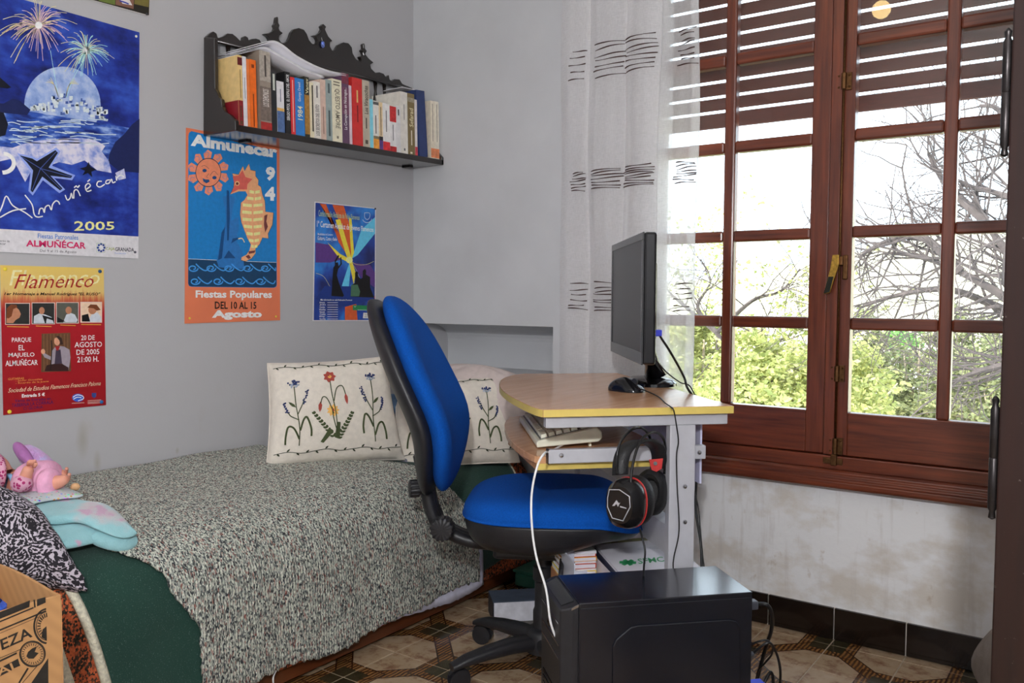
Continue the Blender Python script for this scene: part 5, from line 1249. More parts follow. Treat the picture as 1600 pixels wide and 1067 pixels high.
for a_ in (0, 60, 120):
    t = math.radians(a_+5); dx_, dy_ = math.cos(t)*95, math.sin(t)*34; ex, ey = -math.sin(t)*22, math.cos(t)*14
    lg.poly([onb(cx-dx_-ex, cy-dy_-ey), onb(cx+dx_-ex, cy+dy_-ey), onb(cx+dx_+ex, cy+dy_+ey), onb(cx-dx_+ex, cy-dy_+ey)])
lg.build('green_lettering', GRN, t2, recalc=False)
ph = MB(); ph.poly([onb(540, 345), onb(1450, 270), onb(1450, 305), onb(570, 375)]); ph.build('photo_strip', mat('landscape_print', C(96,92,50,1.6), .4, var=.8, scale=60), t2)
sm_ = MB()
for y_ in (405, 420): sm_.ribbon([onb(1140, y_+4), onb(1390, y_-10)], .0016, (0,0,1))
sm_.ribbon([onb(930, 415), onb(1040, 408)], .0012, (0,0,1)); sm_.build('small_print', mat('grey_print', C(150,150,165,1.2), .5), t2)
t3, _ = sheets('notepad', 'thick grey notepad standing behind the brochure under the desk', .24, .42, .40, .52, .1285, ZB+.055, mat('grey_notepad', C(120,118,124,1.3), .5), .02, 'notepad')
wl_ = MB(DKM).box((DL-.045, .08, .56), (DL-.040, .60, ZD-.02)).build('hanging_documents', mat('lilac_document_wallet', C(176,176,206,1.6), .45, var=.05)); tag(wl_, 'pale lilac document wallets standing at the back of the desk', 'documents')

# ================================================================== CARVED WALL SHELF
DKW = wood('black_brown_varnished_wood', C(24,19,18,1.0), C(44,34,30,1.0), (30, 4, 30), .22, coat=.5)
sa = pX(318, 213, XL+.001); sb_ = pX(643.5, 262.8, XL+.001); sdir = (sb_-sa).normalized(); sup_z = V((1,0,0)).cross(sdir).normalized()
SL = (sb_-sa).length+.012; SD = .155
SHM = frame(sa, sdir, (1,0,0), sup_z)                    # x along the shelf, y out from the wall, z up
SHI = SHM.inverted()
def sp3(x, y, off): return SHI @ pX(x, y, XL+off)       # pixel -> shelf coordinates on a plane parallel to the wall
shelf = thing('wall_shelf', 'carved black-brown wooden wall shelf with a scrolled crest', 'shelf', sa)
MB(SHM).box((0, 0, 0), (SL, SD, .020)).build('shelf_board', DKW, shelf, bevel=.0025)
cr = [(150,190),(148,145),(165,128),(185,115),(205,128),(212,155),(235,150),(255,140),(270,128),(300,130),(325,150),(345,172),(362,165),(362,150),(375,142),(392,152),(395,168),(415,160),(440,158),(462,165),(470,182),(495,190),
 (515,185),(520,165),(510,145),(485,130),(520,125),(545,110),(552,95),(545,80),(556,65),(558,45),(562,28),(570,30),(572,45),(572,65),(580,80),(574,97),(582,112),(600,125),(580,140),(575,160),(590,182),(610,185),(630,170),(640,150),(650,120),(665,102),(695,95),(725,105),
 (742,130),(755,165),(775,190),(800,190),(805,170),(795,150),(775,140),(800,138),(822,120),(832,100),(825,85),(840,70),(858,88),(850,102),(860,125),(870,145),(895,172),(880,177),(880,205),(895,232),(915,220),(930,195),(960,180),(990,185),(1010,210),(1015,245),(1035,280),
 (1060,295),(1065,282),(1055,265),(1078,256),(1075,240),(1065,228),(1078,215),(1075,190),(1083,185),(1088,200),(1088,215),(1100,232),(1090,250),(1110,275),(1140,300),(1120,312),(1125,335),(1150,360),(1175,357),(1200,366),(1212,385),(1230,373),(1235,400),(1250,410),(1265,398),(1295,400),(1310,425),(1330,435),(1345,440),(1372,452),
 (1366,478),(1150,415),(1010,385),(600,275),(400,225),(215,182)]
mb = MB(SHM); mb.prism([V((p.x, .006, p.z)) for p in [sp3(280+a/3.81, 20+b/3.81, .006) for a, b in cr]], (0, .016, 0)); mb.build('crest', DKW, shelf, bevel=.002, bseg=1)
ra, rb_ = sp3(322, 62, .012), sp3(638, 140, .012)
MB(SHM).tube([V((ra.x, .022, ra.z)), V((rb_.x, .022, rb_.z))], .006, 8).build('crest_moulding', DKW, shelf, smooth=True)
# end panels with a scrolled front
ep = [(148,145),(212,150),(215,452),(228,475),(238,505),(252,515),(258,560),(275,590),(305,608),(345,640),(352,675),(342,708),(146,733)]
def endpt(a, b):
    q = pP(280+a/3.81, 20+b/3.81, sa, sdir); return SHI @ q
E0 = [endpt(a, b) for a, b in ep]
for x0 in (-.002, SL-.012):
    if x0 > .1: P_ = [V((x0, min(max(p.y, 0), SD), min(max(p.z, .0), .05+.10*(1-p.y/SD)))) for p in E0]
    else: P_ = [V((x0, min(max(p.y, .0), SD+.004), max(p.z, 0))) for p in E0]
    MB(SHM).prism(P_, (.014, 0, 0)).build('end_panel', DKW, shelf, bevel=.002, bseg=1)
def spindle(x, z0, z1):
    h_ = z1-z0; MB(SHM).lathe([(.004, z0), (.009, z0+.1*h_), (.005, z0+.2*h_), (.011, z0+.4*h_), (.005, z0+.55*h_), (.010, z0+.75*h_), (.005, z0+.88*h_), (.008, z1)], (x, .013, 0), 12).build('spindle', DKW, shelf, smooth=True)
for px_, py_ in ((356, 92), (586, 150), (600, 152), (630, 158)):
    q = sp3(px_, py_, .012); zt_s = ra.z+(rb_.z-ra.z)*(q.x-ra.x)/(rb_.x-ra.x); spindle(q.x, .02, zt_s-.004)
for i in (0, 1):
    MB(SHM).box((.12+i*(SL-.20), .01, -.006), (.14+i*(SL-.20), .05, 0)).build('wall_bracket', IRON, shelf)
og = sp3(505, 69, .03); orn = thing('glass_charm', 'small blue and white glass charm hanging on the shelf crest', 'ornament', SHM @ og)
CH = mat('blue_white_glass', C(90,110,180,1.6), .1, var=.9, scale=140)
MB(SHM).ball((og.x, .027, og.z), (.008, .005, .012), 14, 10).build('charm_body', CH, orn, smooth=True)
MB(SHM).tube([(og.x, .024, og.z+.011), (og.x, .021, og.z+.024)], .0012, 6).build('loop', STEEL, orn)

# ------------------------------------------------------------------ books, left to right
PAGES = mat('aged_book_pages', C(206,196,172,1.6), .9, var=.08, scale=200)
SPX = SD-.012                                              # where the spines stand
def book(x0, x1, ytop, cols, label, title=None, tcol=(240,235,225), depth=.125, lean=0.0, sy=None, tv=(.2, .85), extra=None, front=0.0, k=1.45):
    """x0, x1: spine edges in pixels; ytop: top of the spine in pixels"""
    a = sp3(x0, sy or 190, SPX); b = sp3(x1, sy or 190, SPX); t_ = sp3((x0+x1)/2, ytop, SPX)
    xa, xb = a.x+.0006, max(b.x-.0006, a.x+.004); h = t_.z-.0205; yo = SPX-front
    M = SHM @ Matrix.Translation((xa, yo, .0205)) @ Matrix.Rotation(lean, 4, 'Y')
    W_ = xb-xa; o = thing('book', label, 'book', M @ V((0, 0, 0)), 'books on the wall shelf')
    MB(M).box((.0018, -depth+.003, .002), (W_-.0018, -.0015, h-.003)).build('pages', PAGES, o)
    cm = mat('book_cover_%d_%d_%d' % tuple(cols[0][1]), C(*cols[0][1], k), .4, var=.10, scale=50)
    c = MB(M); c.box((0, -depth, 0), (.0016, 0, h)); c.box((W_-.0016, -depth, 0), (W_, 0, h)); c.box((.0016, -.0016, 0), (W_-.0016, .0, h)); c.build('cover', cm, o)
    for i, (f0, col) in enumerate(cols[1:]):
        f1 = cols[i+2][0] if i+2 < len(cols) else 1.0
        if len(col) > 3: f1 = col[3]
        s_ = MB(M); s_.box((0, .00005, f0*h), (W_, .0007, f1*h)); s_.build('spine_band', mat('book_band_%d_%d_%d' % tuple(col[:3]), C(*col[:3], k), .4, var=.25, scale=90), o)
    if title:
        tm_ = MB(M); z0, z1 = tv[0]*h, tv[1]*h; m0, m1 = W_*.22, W_*.78; yy = .0012
        # letters run up the spine when tv is reversed, down otherwise
        if z0 < z1: put_text(tm_, title, (m1, yy, z0), (m1, yy, z1), (m0, yy, z1), (m0, yy, z0), .01)
        else: put_text(tm_, title, (m0, yy, z0), (m0, yy, z1), (m1, yy, z1), (m1, yy, z0), .01)
        tm_.build('title', ink(*tcol, 1.25), o, recalc=False)
    return o, M, W_, h
R_ = random.Random(9)
def marks(o, M, W_, h, col, bands):
    mk = MB(M)
    for f0, f1, w0, w1 in bands: mk.box((W_*w0, .0008, f0*h), (W_*w1, .0010, f1*h))
    q_ = mk.build('spine_print', ink(*col, 1.2), o)
    if len(bands) > 1: q_['kind'] = 'stuff'
b = book(373, 380.5, 87, [(0, (196,168,112)), (0, (120,28,34,.36)), (.86, (90,26,28,.97))], 'tan and maroon paperback at the left end of the shelf row', depth=.14); marks(*b, (90,60,40), [(.40, .80, .45, .55), (.12, .28, .3, .6), (.02, .07, .2, .8)])
MB(b[1]).box((-.0008, -.139, .0), (-.0001, -.001, b[3]*.36)).build('cover_band', mat('maroon_cover', C(120,26,34,1.5), .35), b[0])
b = book(380.5, 387, 89, [(0, (196,194,198))], 'plain white paperback next to the tan and maroon one'); marks(*b, (130,130,130), [(.4, .7, .4, .55)])
b = book(387, 391.5, 93, [(0, (206,110,54))], 'thin pale orange book beside the bright orange one')
b = book(391.5, 402, 94, [(0, (214,96,24))], 'bright orange paperback among the left-hand books', depth=.12); marks(*b, (120,50,20), [(.02, .5, .42, .56), (.88, .93, .3, .7)])
b = book(407, 424.5, 81, [(0, (132,120,108)), (0, (150,40,36,.10)), (.12, (104,92,84,.55)), (.62, (150,142,132))], 'tall thick grey book with a red foot', 'LOS DEMONIOS', (214,206,200), .14, tv=(.30, .52)); marks(*b, (70,64,60), [(.68, .95, .45, .6)])
b = book(424.5, 433, 114, [(0, (34,36,38))], 'black paperback after the tall grey book'); marks(*b, (196,200,190), [(.70, .98, .3, .7)])
b = book(433, 444.5, 127.5, [(0, (196,194,196)), (0, (74,98,140,.42)), (.42, (200,160,90,.48))], 'small white and slate blue paperback with a gold seal'); marks(*b, (90,100,120), [(.6, .85, .45, .55)]); 
b = book(446, 454.5, 113, [(0, (26,26,28))], 'black paperback with white capital lettering', 'SERGIO PITOL  EL DESFILE DEL AMOR', (226,226,226), tv=(.22, .96))
b = book(454.5, 461.5, 121, [(0, (196,44,46))], 'narrow bright red paperback left of the blue one'); marks(*b, (236,200,190), [(.05, .95, .42, .58)])
b = book(461.5, 476, 123, [(0, (44,112,180))], 'bright blue paperback titled 1984', '1984', (232,228,190), tv=(.28, .52)); put = MB(b[1]); put_text(put, 'George Orwell', (b[2]*.68, .0012, b[3]*.60), (b[2]*.68, .0012, b[3]*.93), (b[2]*.30, .0012, b[3]*.93), (b[2]*.30, .0012, b[3]*.60)); put.build('author', ink(220,224,220,1.5), b[0], recalc=False)
b = book(476, 484, 120.5, [(0, (44,42,34)), (.05, (150,110,50,.70))], 'dark paperback with a golden spine picture', 'Vaněk' if False else 'Vanev', (226,216,170), tv=(.72, .97))
b = book(484, 490.5, 129, [(0, (206,196,168))], 'narrow cream paperback with a black stripe'); marks(*b, (40,36,34), [(.12, .95, .55, .85)])
b = book(490.5, 501, 128, [(0, (206,200,192))], 'off-white paperback with vertical capitals', 'LOS SECRETOS DEL EXITO', (90,84,84), tv=(.06, .60)); marks(*b, (110,104,104), [(.72, .93, .4, .6)])
b = book(501, 509.5, 124.5, [(0, (190,164,150))], 'dusty pink paperback left of the grey-green one'); marks(*b, (150,116,104), [(.1, .55, .4, .55)])
b = book(509.5, 519, 125, [(0, (138,150,148))], 'grey-green paperback left of the thick cream book'); marks(*b, (80,92,94), [(.08, .5, .35, .65), (.78, .94, .35, .65)])
b = book(519, 534.5, 124.5, [(0, (206,200,176))], 'thick cream book titled Questo amore', 'QUESTO AMORE', (120,112,96), tv=(.88-.03, .22)); marks(*b, (130,122,104), [(.90, .92, .15, .8), (.945, .965, .15, .8), (.06, .10, .4, .6)])
b = book(534.5, 545.5, 115, [(0, (86,60,84)), (.42, (104,60,84,.80)), (.85, (110,50,66))], 'tall plum-coloured book with white spine lettering', 'La Corrupción en Nicaragua...', (230,220,226), tv=(.20, .80))
b = book(545.5, 550, 134, [(0, (196,176,184))], 'thin pinkish white booklet beside the plum book', sy=195)
b = book(550.5, 566.5, 122.5, [(0, (186,44,42))], 'thick bright red hardback right of the plum book', depth=.14); marks(*b, (110,30,30), [(.35, .6, .45, .55)]); marks(*b, (220,190,120), [(.64, .82, .42, .56)])
b = book(566.5, 577.5, 126, [(0, (170,160,144))], 'taupe paperback titled Los Viracochas', 'Los Viracochas', (60,52,46), tv=(.50, .92)); marks(*b, (90,80,70), [(.28, .44, .4, .58), (.05, .11, .3, .7)])
b = book(577.8, 583, 155.5, [(0, (120,190,206))], 'thin turquoise booklet beside the taupe paperback', sy=200)
b = book(583, 592, 158, [(0, (206,202,196)), (0, (220,140,54,.21)), (.21, (120,106,80,.27)), (.92, (80,80,80,.98))], 'white paperback with an orange foot', sy=200); marks(*b, (90,80,76), [(.32, .7, .35, .5)])
b = book(592, 598, 160, [(0, (206,184,146)), (0, (84,54,120,.20)), (.20, (36,34,36,.28))], 'narrow cream paperback with a purple foot', sy=205); marks(*b, (70,60,54), [(.3, .9, .4, .55)])
b = book(598, 609, 162, [(0, (210,206,204)), (0, (196,40,48,.19))], 'white paperback with a plain red foot', sy=205); marks(*b, (120,116,116), [(.4, .85, .42, .55)])
b = book(609, 619, 166.5, [(0, (210,206,206)), (0, (170,34,38,.12)), (.66, (178,40,42))], 'white paperback with red head and foot', sy=208); marks(*b, (120,116,120), [(.25, .6, .42, .54)])
b = book(619, 626, 166, [(0, (196,194,194))], 'small plain white book with black marks', sy=210); marks(*b, (40,40,42), [(.80, .93, .4, .65)])
b = book(626, 637, 144, [(0, (200,196,188))], 'tall white book with a printed cover', sy=212, depth=.15); marks(*b, (90,90,90), [(.05, .09, .4, .6), (.55, .8, .45, .52)])
b = book(637, 648, 146.5, [(0, (112,96,62)), (.86, (140,130,110,.93))], 'olive gold hardback titled Sefarad', 'Sefarad', (222,210,170), tv=(.46, .76), sy=215); marks(*b, (220,210,190), [(.02, .05, .3, .6), (.16, .40, .45, .58)])
b = book(648, 652, 156, [(0, (200,192,190)), (0, (178,60,70,.16))], 'thin white booklet beside the blue binder', sy=216)
bl_, Mb, Wb, hb_ = book(655, 668, 143, [(0, (36,52,96))], 'leaning navy blue binder near the right end', sy=225, depth=.145, lean=-.06)
b = book(673, 679.5, 158, [(0, (206,196,178)), (.02, (200,120,80,.18))], 'cream paperback with a coral foot, second from the right end', sy=225); marks(*b, (130,120,110), [(.3, .95, .42, .54)])
b = book(679.5, 686, 159, [(0, (210,202,186)), (.02, (200,120,80,.18))], 'cream paperback with a coral foot at the right end', sy=225); marks(*b, (130,120,110), [(.3, .95, .42, .54)])
pb_ = sp3(648, 141, SPX); lo = thing('paper_sheets', 'loose white sheets lying on top of the right-hand books', 'papers', SHM @ V((pb_.x, .05, pb_.z)))
MB(SHM).add([(pb_.x-.04, .02, pb_.z+.006), (pb_.x+.05, .02, pb_.z+.009), (pb_.x+.05, .12, pb_.z+.009), (pb_.x-.045, .12, pb_.z+.006), (pb_.x-.04, .02, pb_.z+.008), (pb_.x+.05, .02, pb_.z+.011), (pb_.x+.05, .12, pb_.z+.011), (pb_.x-.045, .12, pb_.z+.008)],
             [(3,2,1,0), (4,5,6,7), (0,1,5,4), (1,2,6,5), (2,3,7,6), (3,0,4,7)]).build('sheets', PAP, lo)
# open magazines draped like a roof over the left-hand books
def draped(label, pts, y0, y1, thick, m_):
    P_ = spline([V((p.x, 0, p.z)) for p in [sp3(x, y, SPX) for x, y in pts]], 6); t = thing('magazine', label, 'magazine', SHM @ V((P_[0].x, .05, P_[0].z)), 'magazines laid over the shelf books')
    mb = MB(SHM)
    mb.grid(lambda u, v: P_[min(len(P_)-1, int(round(u*(len(P_)-1))))]+V((0, lerp(y0, y1, v), 0)), len(P_), 2)
    o = mb.build('pages', m_, t, smooth=True, recalc=False); md = o.modifiers.new('thickness', 'SOLIDIFY'); md.thickness = thick; md.offset = 1
    mb = MB(SHM); mb.grid(lambda u, v: P_[min(len(P_)-1, int(round(u*(len(P_)-1))))]+V((0, lerp(y0-.001, y1+.001, v), thick+.002)), len(P_), 2)
    o = mb.build('cover', mat('glossy_white_cover', C(200,200,204,1.6), .25), t, smooth=True, recalc=False); md = o.modifiers.new('thickness', 'SOLIDIFY'); md.thickness = .0012; md.offset = 0
draped('white magazine draped lowest over the left-hand shelf books', [(370, 85), (385, 81), (413, 75), (430, 83), (455, 97), (480, 111), (508, 121)], .012, SPX-.004, .0015, PAP)
draped('thick white magazine draped topmost over the left-hand shelf books', [(374, 79), (400, 72), (424, 66), (440, 72), (462, 89), (490, 104), (515, 113), (540, 118)], .02, SPX+.002, .0022, PAP)

# ================================================================== POSTERS ON THE LEFT WALL
class Poster:
    """sheet pinned to the wall; the art is flat print traced on the plane of the sheet"""
    def __init__(s, name, label, corners, conv, m, k=0, group='posters on the left wall'):
        s.conv = conv; q = [s.P(p, 0) for p in corners]; s.t = thing(name, label, 'poster', (q[0]+q[1])/2, group); s.n = 0
        mb = MB(); X0 = V((-.0012, 0, 0))
        def fn(u, v, o=V()):
            p = (q[3]*(1-u)+q[2]*u)*(1-v)+(q[0]*(1-u)+q[1]*u)*v; return p+o
        mb.grid(lambda u, v: fn(u, v), 12, 12); mb.grid(lambda u, v: fn(u, v, X0), 12, 12); s.sheet = mb.build('sheet', m, s.t)
    def P(s, p, lay):
        x, y = s.conv(p); return pX(x, y, XL+.0025+lay*.00018)
    def polys(s, name, col, polys, lay, k=2.0, m=None):
        mb = MB()
        for pl in polys: mb.poly([s.P(p, lay) for p in pl])
        o = mb.build(name, m or ink(*col, k*.74), s.t)
        if len(polys) > 1: o['kind'] = 'stuff'
        return o
    def lines(s, name, col, strokes, width, lay, k=2.0, smooth=True):
        mb = MB()
        for st in strokes:
            P_ = spline([s.P(p, lay) for p in st], 4) if smooth and len(st) > 2 else [s.P(p, lay) for p in st]
            mb.ribbon(P_, width, (1,0,0))
        o = mb.build(name, ink(*col, k*.78), s.t, recalc=False); o['kind'] = 'stuff'; return o
    def text(s, name, col, items, lay, k=2.0, bold=0.0, shear=0.0):
        """items: (string, bottom-left, bottom-right, height at left, height at right) in tracing coordinates"""
        mb = MB()
        for it in items:
            st, a, b, h0, h1 = it[:5]; bo = it[5] if len(it) > 5 else bold
            put_text(mb, st, s.P(a, lay), s.P(b, lay), s.P((b[0], b[1]-h1), lay), s.P((a[0], a[1]-h0), lay), bo, shear)
        o = mb.build(name, ink(*col, k*.78), s.t, recalc=False); o['kind'] = 'stuff'; return o
    def pin(s, p, col, r=.0035):
        c = s.P(p, 12); MB().lathe([(r, 0), (r*.95, .002), (r*.5, .0032), (.0002, .0034)], c, 12, axis=0).build('push_pin', ink(*col, 1.8), s.t, smooth='auto')
def circ(c, r, sq=1.0, n=28, a0=0, a1=6.2832): return [(c[0]+r*math.cos(a0+(a1-a0)*i/n), c[1]+r*sq*math.sin(a0+(a1-a0)*i/n)) for i in range(n)]
def box4(x0, y0, x1, y1): return [(x0, y0), (x1, y0), (x1, y1), (x0, y1)]

# ------------------------------------------------------------------ big blue festival poster
g = NT('night_blue_print'); tc = g.n('TexCoord').outputs['Object']
f = g.math('ADD', g.math('MULTIPLY', g.noise(g.mapping(tc, (1, 4, 9)), 1.6, 6, .6), .7), g.math('MULTIPLY', g.noise(tc, 30, 4), .3))
g.base(g.ramp(f, [(.32, C(12,18,62,1.30)), (.48, C(26,44,130,1.37)), (.60, C(44,74,168,1.37)), (.78, C(96,124,196,1.22))])); g.b.inputs['Roughness'].default_value = .35; NIGHT = g.m
cv = lambda p: (p[0]/3.556, p[1]/3.556)
c2 = lambda p: (p[0], p[1]+711)                    # second enlargement starts 200 px (711 enlarged px) lower
B1 = Poster('festival_poster', 'large blue night-sea poster with full moon and starfish', [(-260, -112), (775, 180), (768, 1436), (-260, 1388)], cv, NIGHT)
B1.polys('white_strip', (206,204,208), [[c2((-260, 546)), c2((770, 603)), c2((769, 726)), c2((-260, 676))]], 1, 1.7)
g = NT('moon_print'); tc = g.n('TexCoord').outputs['Object']
g.base(g.ramp(g.noise(tc, 26, 5, .6), [(.3, C(96,126,190,1.30)), (.5, C(150,172,216,1.22)), (.7, C(206,214,232,1.15))])); g.b.inputs['Roughness'].default_value = .35; MOONM = g.m
B1.polys('moon', None, [circ((347, 582), 212, 1.0, 48)], 1, m=MOONM)
g = NT('sea_print'); tc = g.n('TexCoord').outputs['Object']
g.base(g.ramp(g.noise(g.mapping(tc, (1, 12, 45)), 1.4, 5, .6), [(.35, C(20,34,104,1.30)), (.52, C(48,84,172,1.30)), (.68, C(150,176,222,1.22))])); g.b.inputs['Roughness'].default_value = .35; SEA = g.m
B1.polys('sea', None, [[(-260, 590), (170, 620), (600, 690), (772, 720), (770, 905), (-260, 840)]], 2, m=SEA)
B1.polys('headland', (24,34,84), [[(-260, 560), (20, 575), (70, 548), (110, 560), (170, 610), (150, 640), (-260, 600)], [(775, 660), (735, 690), (690, 745), (640, 790), (610, 850), (600, 900), (660, 950), (772, 960)]], 3, 1.6)
rnd = random.Random(4); tw1, tw2 = [], []
for i in range(120):
    u = rnd.random(); x = 165+u*415; topc = 622-95*math.sin(min(1, u*1.5)*math.pi*.62)+max(0, u-.45)*150; bot = 612+u*75; y = lerp(bot, topc, rnd.random()**.8); w_ = 8+rnd.random()*14; h_ = 8+rnd.random()*18
    (tw1 if rnd.random() < .6 else tw2).append(box4(x, y-h_, x+w_, y))
B1.polys('town_shade', (60,84,150), tw2, 4, 1.8); B1.polys('town', (206,216,236), tw1, 5, 1.7)
B1.lines('ripples', (196,212,240), [[(x, y), (x+w_*.4, y+rnd.uniform(-6, 10)), (x+w_, y+rnd.uniform(-3, 12))] for x, y, w_ in [(rnd.uniform(20, 560), rnd.uniform(655, 800), rnd.uniform(40, 150)) for _ in range(46)]], .0022, 6, 1.6)
g = NT('foam_print'); tc = g.n('TexCoord').outputs['Object']
g.base(g.ramp(g.noise(tc, 34, 5, .6), [(.35, C(120,140,206,1.22)), (.55, C(206,204,230,1.22)), (.75, C(226,222,236,1.15))])); g.b.inputs['Roughness'].default_value = .4; FOAM = g.m
B1.polys('foam', None, [[c2(p) for p in ((-260, 70), (70, 110), (120, 92), (180, 75), (300, 62), (420, 55), (520, 62), (585, 100), (565, 130), (605, 185), (620, 250), (540, 235), (470, 180), (400, 205), (330, 190), (250, 215), (200, 190), (140, 300), (70, 170), (-260, 240))], [c2(p) for p in ((640, 250), (690, 225), (700, 280), (660, 290))]], 6, m=FOAM)
B1.polys('starfish_glow', (140,160,226), [[c2(p) for p in ((95, 140), (180, 158), (205, 172), (312, 108), (336, 130), (290, 210), (418, 262), (400, 290), (300, 278), (362, 342), (330, 362), (238, 290), (182, 375), (158, 350), (170, 240), (135, 195))]], 7, 1.6)
B1.polys('starfish', (18,22,40), [[c2(p) for p in ((110, 152), (180, 170), (205, 185), (308, 123), (322, 138), (270, 220), (402, 266), (394, 278), (280, 265), (347, 336), (334, 347), (235, 270), (181, 358), (170, 346), (184, 236), (148, 190))], [c2(p) for p in ((443, 225), (480, 215), (492, 188), (502, 215), (534, 232), (508, 243), (513, 274), (488, 250), (458, 263), (472, 238))], [(-100, 410), (0, 430), (62, 485), (40, 492), (-100, 470)], [(-100, 610), (20, 625), (45, 690), (30, 750), (-100, 790)]], 8, 1.3)
B1.lines('shell_curl', (222,220,232), [[c2(p) for p in circ((15, 195), 62, .85, 16, -1.5, 1.8)]], .010, 8, 1.7)
B1.lines('starfish_ridges', (64,84,150), [[c2((225, 225)), c2(p)] for p in ((120, 160), (312, 132), (392, 270), (338, 338), (178, 345))], .0016, 9, 1.8, False)
def burst(c, R, n, seed):
    r_ = random.Random(seed); out = []
    for _ in range(n):
        t = r_.random()*6.283; L = R*(.35+.65*r_.random()); x, y = math.cos(t), math.sin(t)
        out.append([(c[0]+x*L*.12, c[1]+y*L*.12), (c[0]+x*L*.6, c[1]+y*L*.55), (c[0]+x*L*1.0, c[1]+y*L*.9+L*.22)])
    return out
B1.lines('pink_firework', (226,190,196), burst((215, 140), 185, 70, 1), .0011, 9, 1.6); B1.lines('gold_sparks', (226,206,150), burst((215, 140), 230, 30, 2)+burst((480, 280), 175, 26, 3)+[[(325, 540), (300, 470), (280-i*8, 430+i*9)] for i in range(4)]+[[(365, 540), (385, 470), (410+i*9, 440+i*9)] for i in range(4)], .0011, 9, 1.7)
B1.lines('green_firework', (170,222,214), burst((480, 280), 135, 60, 5)+[[(370, 540), (410, 430), (470, 330)], [(322, 520), (300, 400), (280, 280)]], .0011, 10, 1.7)
B1.polys('firework_cores', (236,226,226), [circ((215, 140), 20), circ((480, 280), 22)], 10, 1.7)
S_ = [[(-30, 520), (10, 440), (35, 378), (70, 430), (140, 470), (180, 500)], [(0, 497), (70, 460), (145, 448)], [(138, 372), (178, 425), (190, 480), (210, 495), (238, 490)], [(215, 480), (222, 450), (238, 448), (246, 470), (252, 440), (272, 430), (285, 455), (292, 425), (310, 405), (325, 410), (332, 425)],
      [(362, 372), (374, 400), (390, 388), (396, 362), (404, 392)], [(410, 392), (412, 350), (430, 345), (446, 378)], [(412, 332), (424, 322), (432, 330), (442, 318)], [(474, 345), (502, 322), (490, 308), (474, 325), (484, 352), (508, 345)], [(486, 298), (500, 286)],
      [(566, 296), (545, 298), (538, 318), (556, 328), (582, 312)], [(612, 288), (592, 292), (588, 308), (606, 306), (620, 284), (626, 304), (642, 298)], [(644, 266), (648, 292), (652, 274), (672, 262), (690, 272)]]
B1.lines('script_name', (222,220,232), [[c2(p) for p in st] for st in S_], .0032, 11, 1.7)
B1.text('year', (216,208,140), [('2005', c2((412, 572)), c2((636, 566)), 55, 46)], 11, 1.8, .015)
B1.text('blue_lettering', (62,110,180), [('Fiestas Patronales', c2((210, 612)), c2((435, 622)), 26, 26)], 3, 1.8, .01)
B1.text('magenta_lettering', (186,36,90), [('ALMUÑÉCAR', c2((145, 658)), c2((477, 672)), 45, 45)], 3, 1.8, .03)
B1.text('dark_lettering', (60,56,70), [('Del 9 al 15 de Agosto', c2((222, 692)), c2((425, 700)), 18, 18), ('GRANADA', c2((640, 684)), c2((745, 688)), 22, 22, .02), ('ento de', c2((0, 632)), c2((54, 635)), 12, 12), ('écar', c2((0, 648)), c2((32, 650)), 14, 14)], 3, 1.4)
B1.text('olive_lettering', (140,150,60), [('CAJA', c2((588, 682)), c2((638, 684)), 20, 20, .01)], 3, 1.8)
B1.text('pale_lettering', (130,150,200), [('Fundación', c2((638, 700)), c2((700, 702)), 10, 10)], 3, 1.6)
B1.polys('bank_emblem', (40,66,140), [circ((562+18*math.cos(t), 711+665+20*math.sin(t)), 6.5, 1, 10) for t in [i*.785 for i in range(8)]], 4, 1.6)
B1.lines('emblem_frame', (120,160,90), [[c2(p) for p in ((538, 640), (584, 643), (583, 692), (537, 690), (538, 640))]], .0008, 4, 1.6, False)
for p_, col in (((756, 202), (190,190,170)), (c2((750, 690)), (60,60,70))): B1.pin(p_, col)

# ------------------------------------------------------------------ orange seahorse poster
cv = lambda p: (280+p[0]/3.232, 190+p[1]/3.232)
tr_px = None
def hid(y, z):                                          # tracing coordinates of a wall point that the shelf hides
    d = V((XL+.0025, y, z))-CAM; k = d.dot(FWD); return ((800+FPX*d.dot(RIGHT)/k-280)*3.232, (533.5-FPX*d.dot(UP)/k-190)*3.232)
ORG = mat('orange_poster_print', C(206,112,78,1.40), .5, var=.08, scale=6)
trc = hid(1.903, 1.503)
B2 = Poster('festival_poster', 'orange and blue poster with a seahorse and a smiling sun', [(35, 30), trc, (510, 1003), (28, 1020)], cv, ORG)
BLU = (20,110,174)
B2.polys('blue_panel', BLU, [[(62, 48), (50, 56), (46, 72), (45, 818), (50, 830), (62, 834), (478, 839), (490, 834), (493, 822), (trc[0]-13, trc[1]+40), (trc[0]-20, trc[1]+28)]], 1, 2.0)
B2.polys('sea_panel', (18,58,92), [[(46, 695), (491, 712), (492, 822), (488, 832), (478, 837), (62, 832), (50, 828), (46, 818)]], 2, 1.8)
B2.lines('horizon_line', (214,220,226), [[(46, 693), (190, 699)], [(330, 705), (491, 711)]], .0012, 3, 1.7, False)
wv = []
for yb, xs in ((740, (70, 160, 250, 345, 435)), (806, (80, 195, 305, 410))):
    for x in xs:
        wv.append([(min(486, x+26*math.cos(t)*(1-t/12)), yb+18*math.sin(t)*(1-t/12)) for t in [i*.7 for i in range(12)]])
        wv.append([(min(p, 486), q) for p, q in ((x+14, yb-22), (x+40, yb+2), (x+65, yb+12), (x+85, yb-4))])
B2.lines('waves', (58,132,196), wv, .0040, 4, 2.0)
